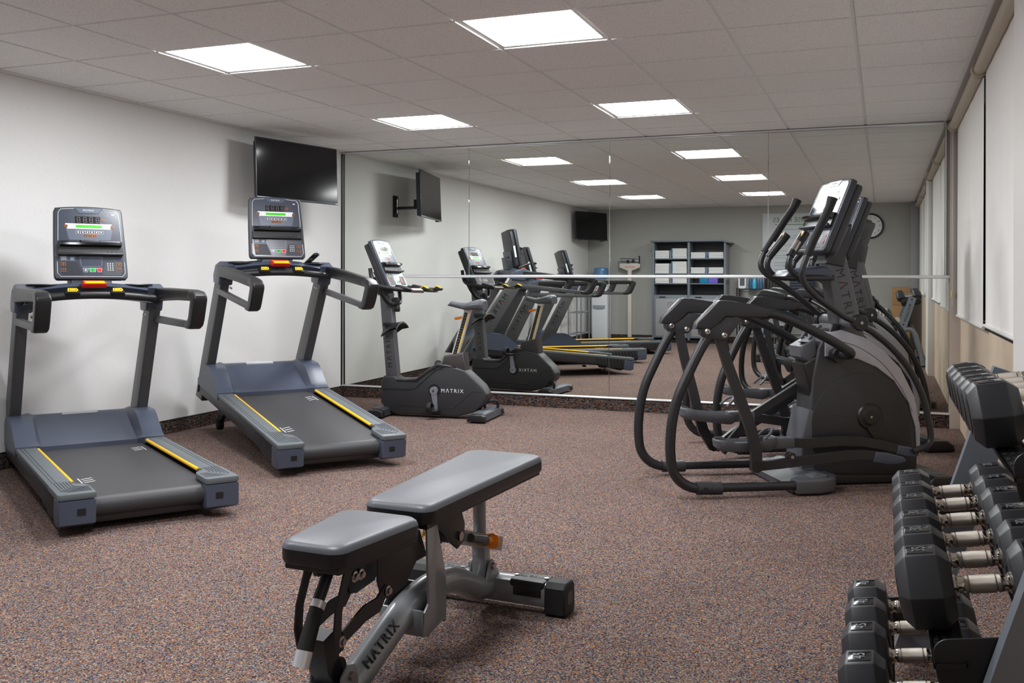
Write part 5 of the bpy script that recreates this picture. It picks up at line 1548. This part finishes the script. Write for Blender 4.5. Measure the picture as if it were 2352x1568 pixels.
simple('plastic_crate', 'black open crate on the wire shelving beside the spray bottle', 'crate', b, (3.32, -8.42, .950))
for k in range(5):
    b = MB(); b.box((0, 0, .022), (.40, .26, .040), mat('step_blue_black', (34, 46, 62), .5), .008)
    simple('folded_mat', 'dark blue folded exercise mat on the wire shelving, %s of its pile' % ('bottom', 'second', 'middle', 'fourth', 'top')[k], 'exercise mat', b, (3.82, -8.42, .950 + k * .043), group='pile of dark folded mats')
b = MB(); b.box((0, 0, .06), (.46, .26, .12), M_blue, .02); simple('step_platform', 'bright blue aerobic step on the middle wire shelf', 'aerobic step', b, (3.80, -8.42, .510))
b = MB(); b.lathe([(.0, -.20), (.075, -.20), (.075, .20), (.0, .20)], M_blue, 'x'); simple('rolled_mat', 'bright blue rolled mat on the bottom wire shelf', 'exercise mat', b, (3.38, -8.42, .252))
t = empty('desk_fan', (2.87, -8.40, .510))
b = MB(); b.lathe([(.06, 0), (.06, .012), (.015, .02), (.012, .10)], M_wht, 'z'); b.build('stand', t)
b = MB()
for rr in (.03, .055, .08): b.tube([(rr * math.cos(R(a)), .03, .16 + rr * math.sin(R(a))) for a in range(0, 360, 20)], .0035, M_wht, 6, 1, closed=True)
for a in range(0, 180, 30): b.tube([(-.08 * math.cos(R(a)), .03, .16 - .08 * math.sin(R(a))), (.08 * math.cos(R(a)), .03, .16 + .08 * math.sin(R(a)))], .0018, M_wht, 6)
b.build('grille', t)
b = MB(); b.cyl((0, -.03, .16), (0, .02, .16), .028, M_wht); 
for a in range(0, 360, 90): b.box((.035 * math.cos(R(a)), .02, .16 + .035 * math.sin(R(a))), (.05, .003, .03), M_grey, rot=(0, R(-a), 0))
b.build('motor_and_blades', t)
tag(t, 'small white desk fan on the middle wire shelf', 'fan')

# boxes, radiator, towel stand by the back corners
b = MB(); b.bx(-.13, .13, -.14, .14, 0, .70, M_card, .004); b.bx(-.132, .132, -.02, .02, .699, .7012, mat('tape', (184, 150, 110), .4)); simple('cardboard_box', 'tall brown cardboard box on the floor in the window corner', 'cardboard box', b, (5.35, -8.22, 0))
b = MB(); b.bx(-.13, .13, -.14, .14, 0, .29, M_card, .004); simple('cardboard_box', 'brown cardboard box stacked on the tall one in the window corner', 'cardboard box', b, (5.35, -8.22, .702))
t = empty('radiator', (5.02, -8.60, 0))
for k in range(6):
    b = MB(); b.prism(rounded(-.018, .018, .12, .64, .015), -.04, .04, M_white, 'y', .006, mx=Matrix.Translation((-.12 + k * .048, 0, 0))); b.build('fin', t)
b = MB(); b.cyl((-.14, 0, .17), (.14, 0, .17), .014, M_white); b.cyl((-.14, 0, .59), (.14, 0, .59), .014, M_white); b.bx(-.11, -.09, -.04, .04, 0, .15, M_white); b.bx(.09, .11, -.04, .04, 0, .15, M_white); b.build('pipe', t)
tag(t, 'white finned radiator on the back wall behind the dumbbell rack', 'radiator')
t = empty('chrome_stand', (.16, -7.20, 0))
b = MB()
for y in (-.24, .24): b.cyl((0, y, 0), (0, y, 1.22), .014, M_wire, 12)
b.cyl((.22, .24, 0), (.22, .24, 1.22), .014, M_wire, 12); b.cyl((.22, -.24, 0), (.22, -.24, 1.22), .014, M_wire, 12); b.build('post', t)
for z in (.20, .56, .90, 1.20):
    b = MB()
    for x in (0, .22): b.cyl((x, -.24, z), (x, .24, z), .010, M_wire, 10)
    for y in (-.24, .24): b.cyl((0, y, z), (.22, y, z), .010, M_wire, 10)
    b.build('rung', t)
tag(t, 'open chrome rail stand by the left wall behind the treadmills', 'stand')
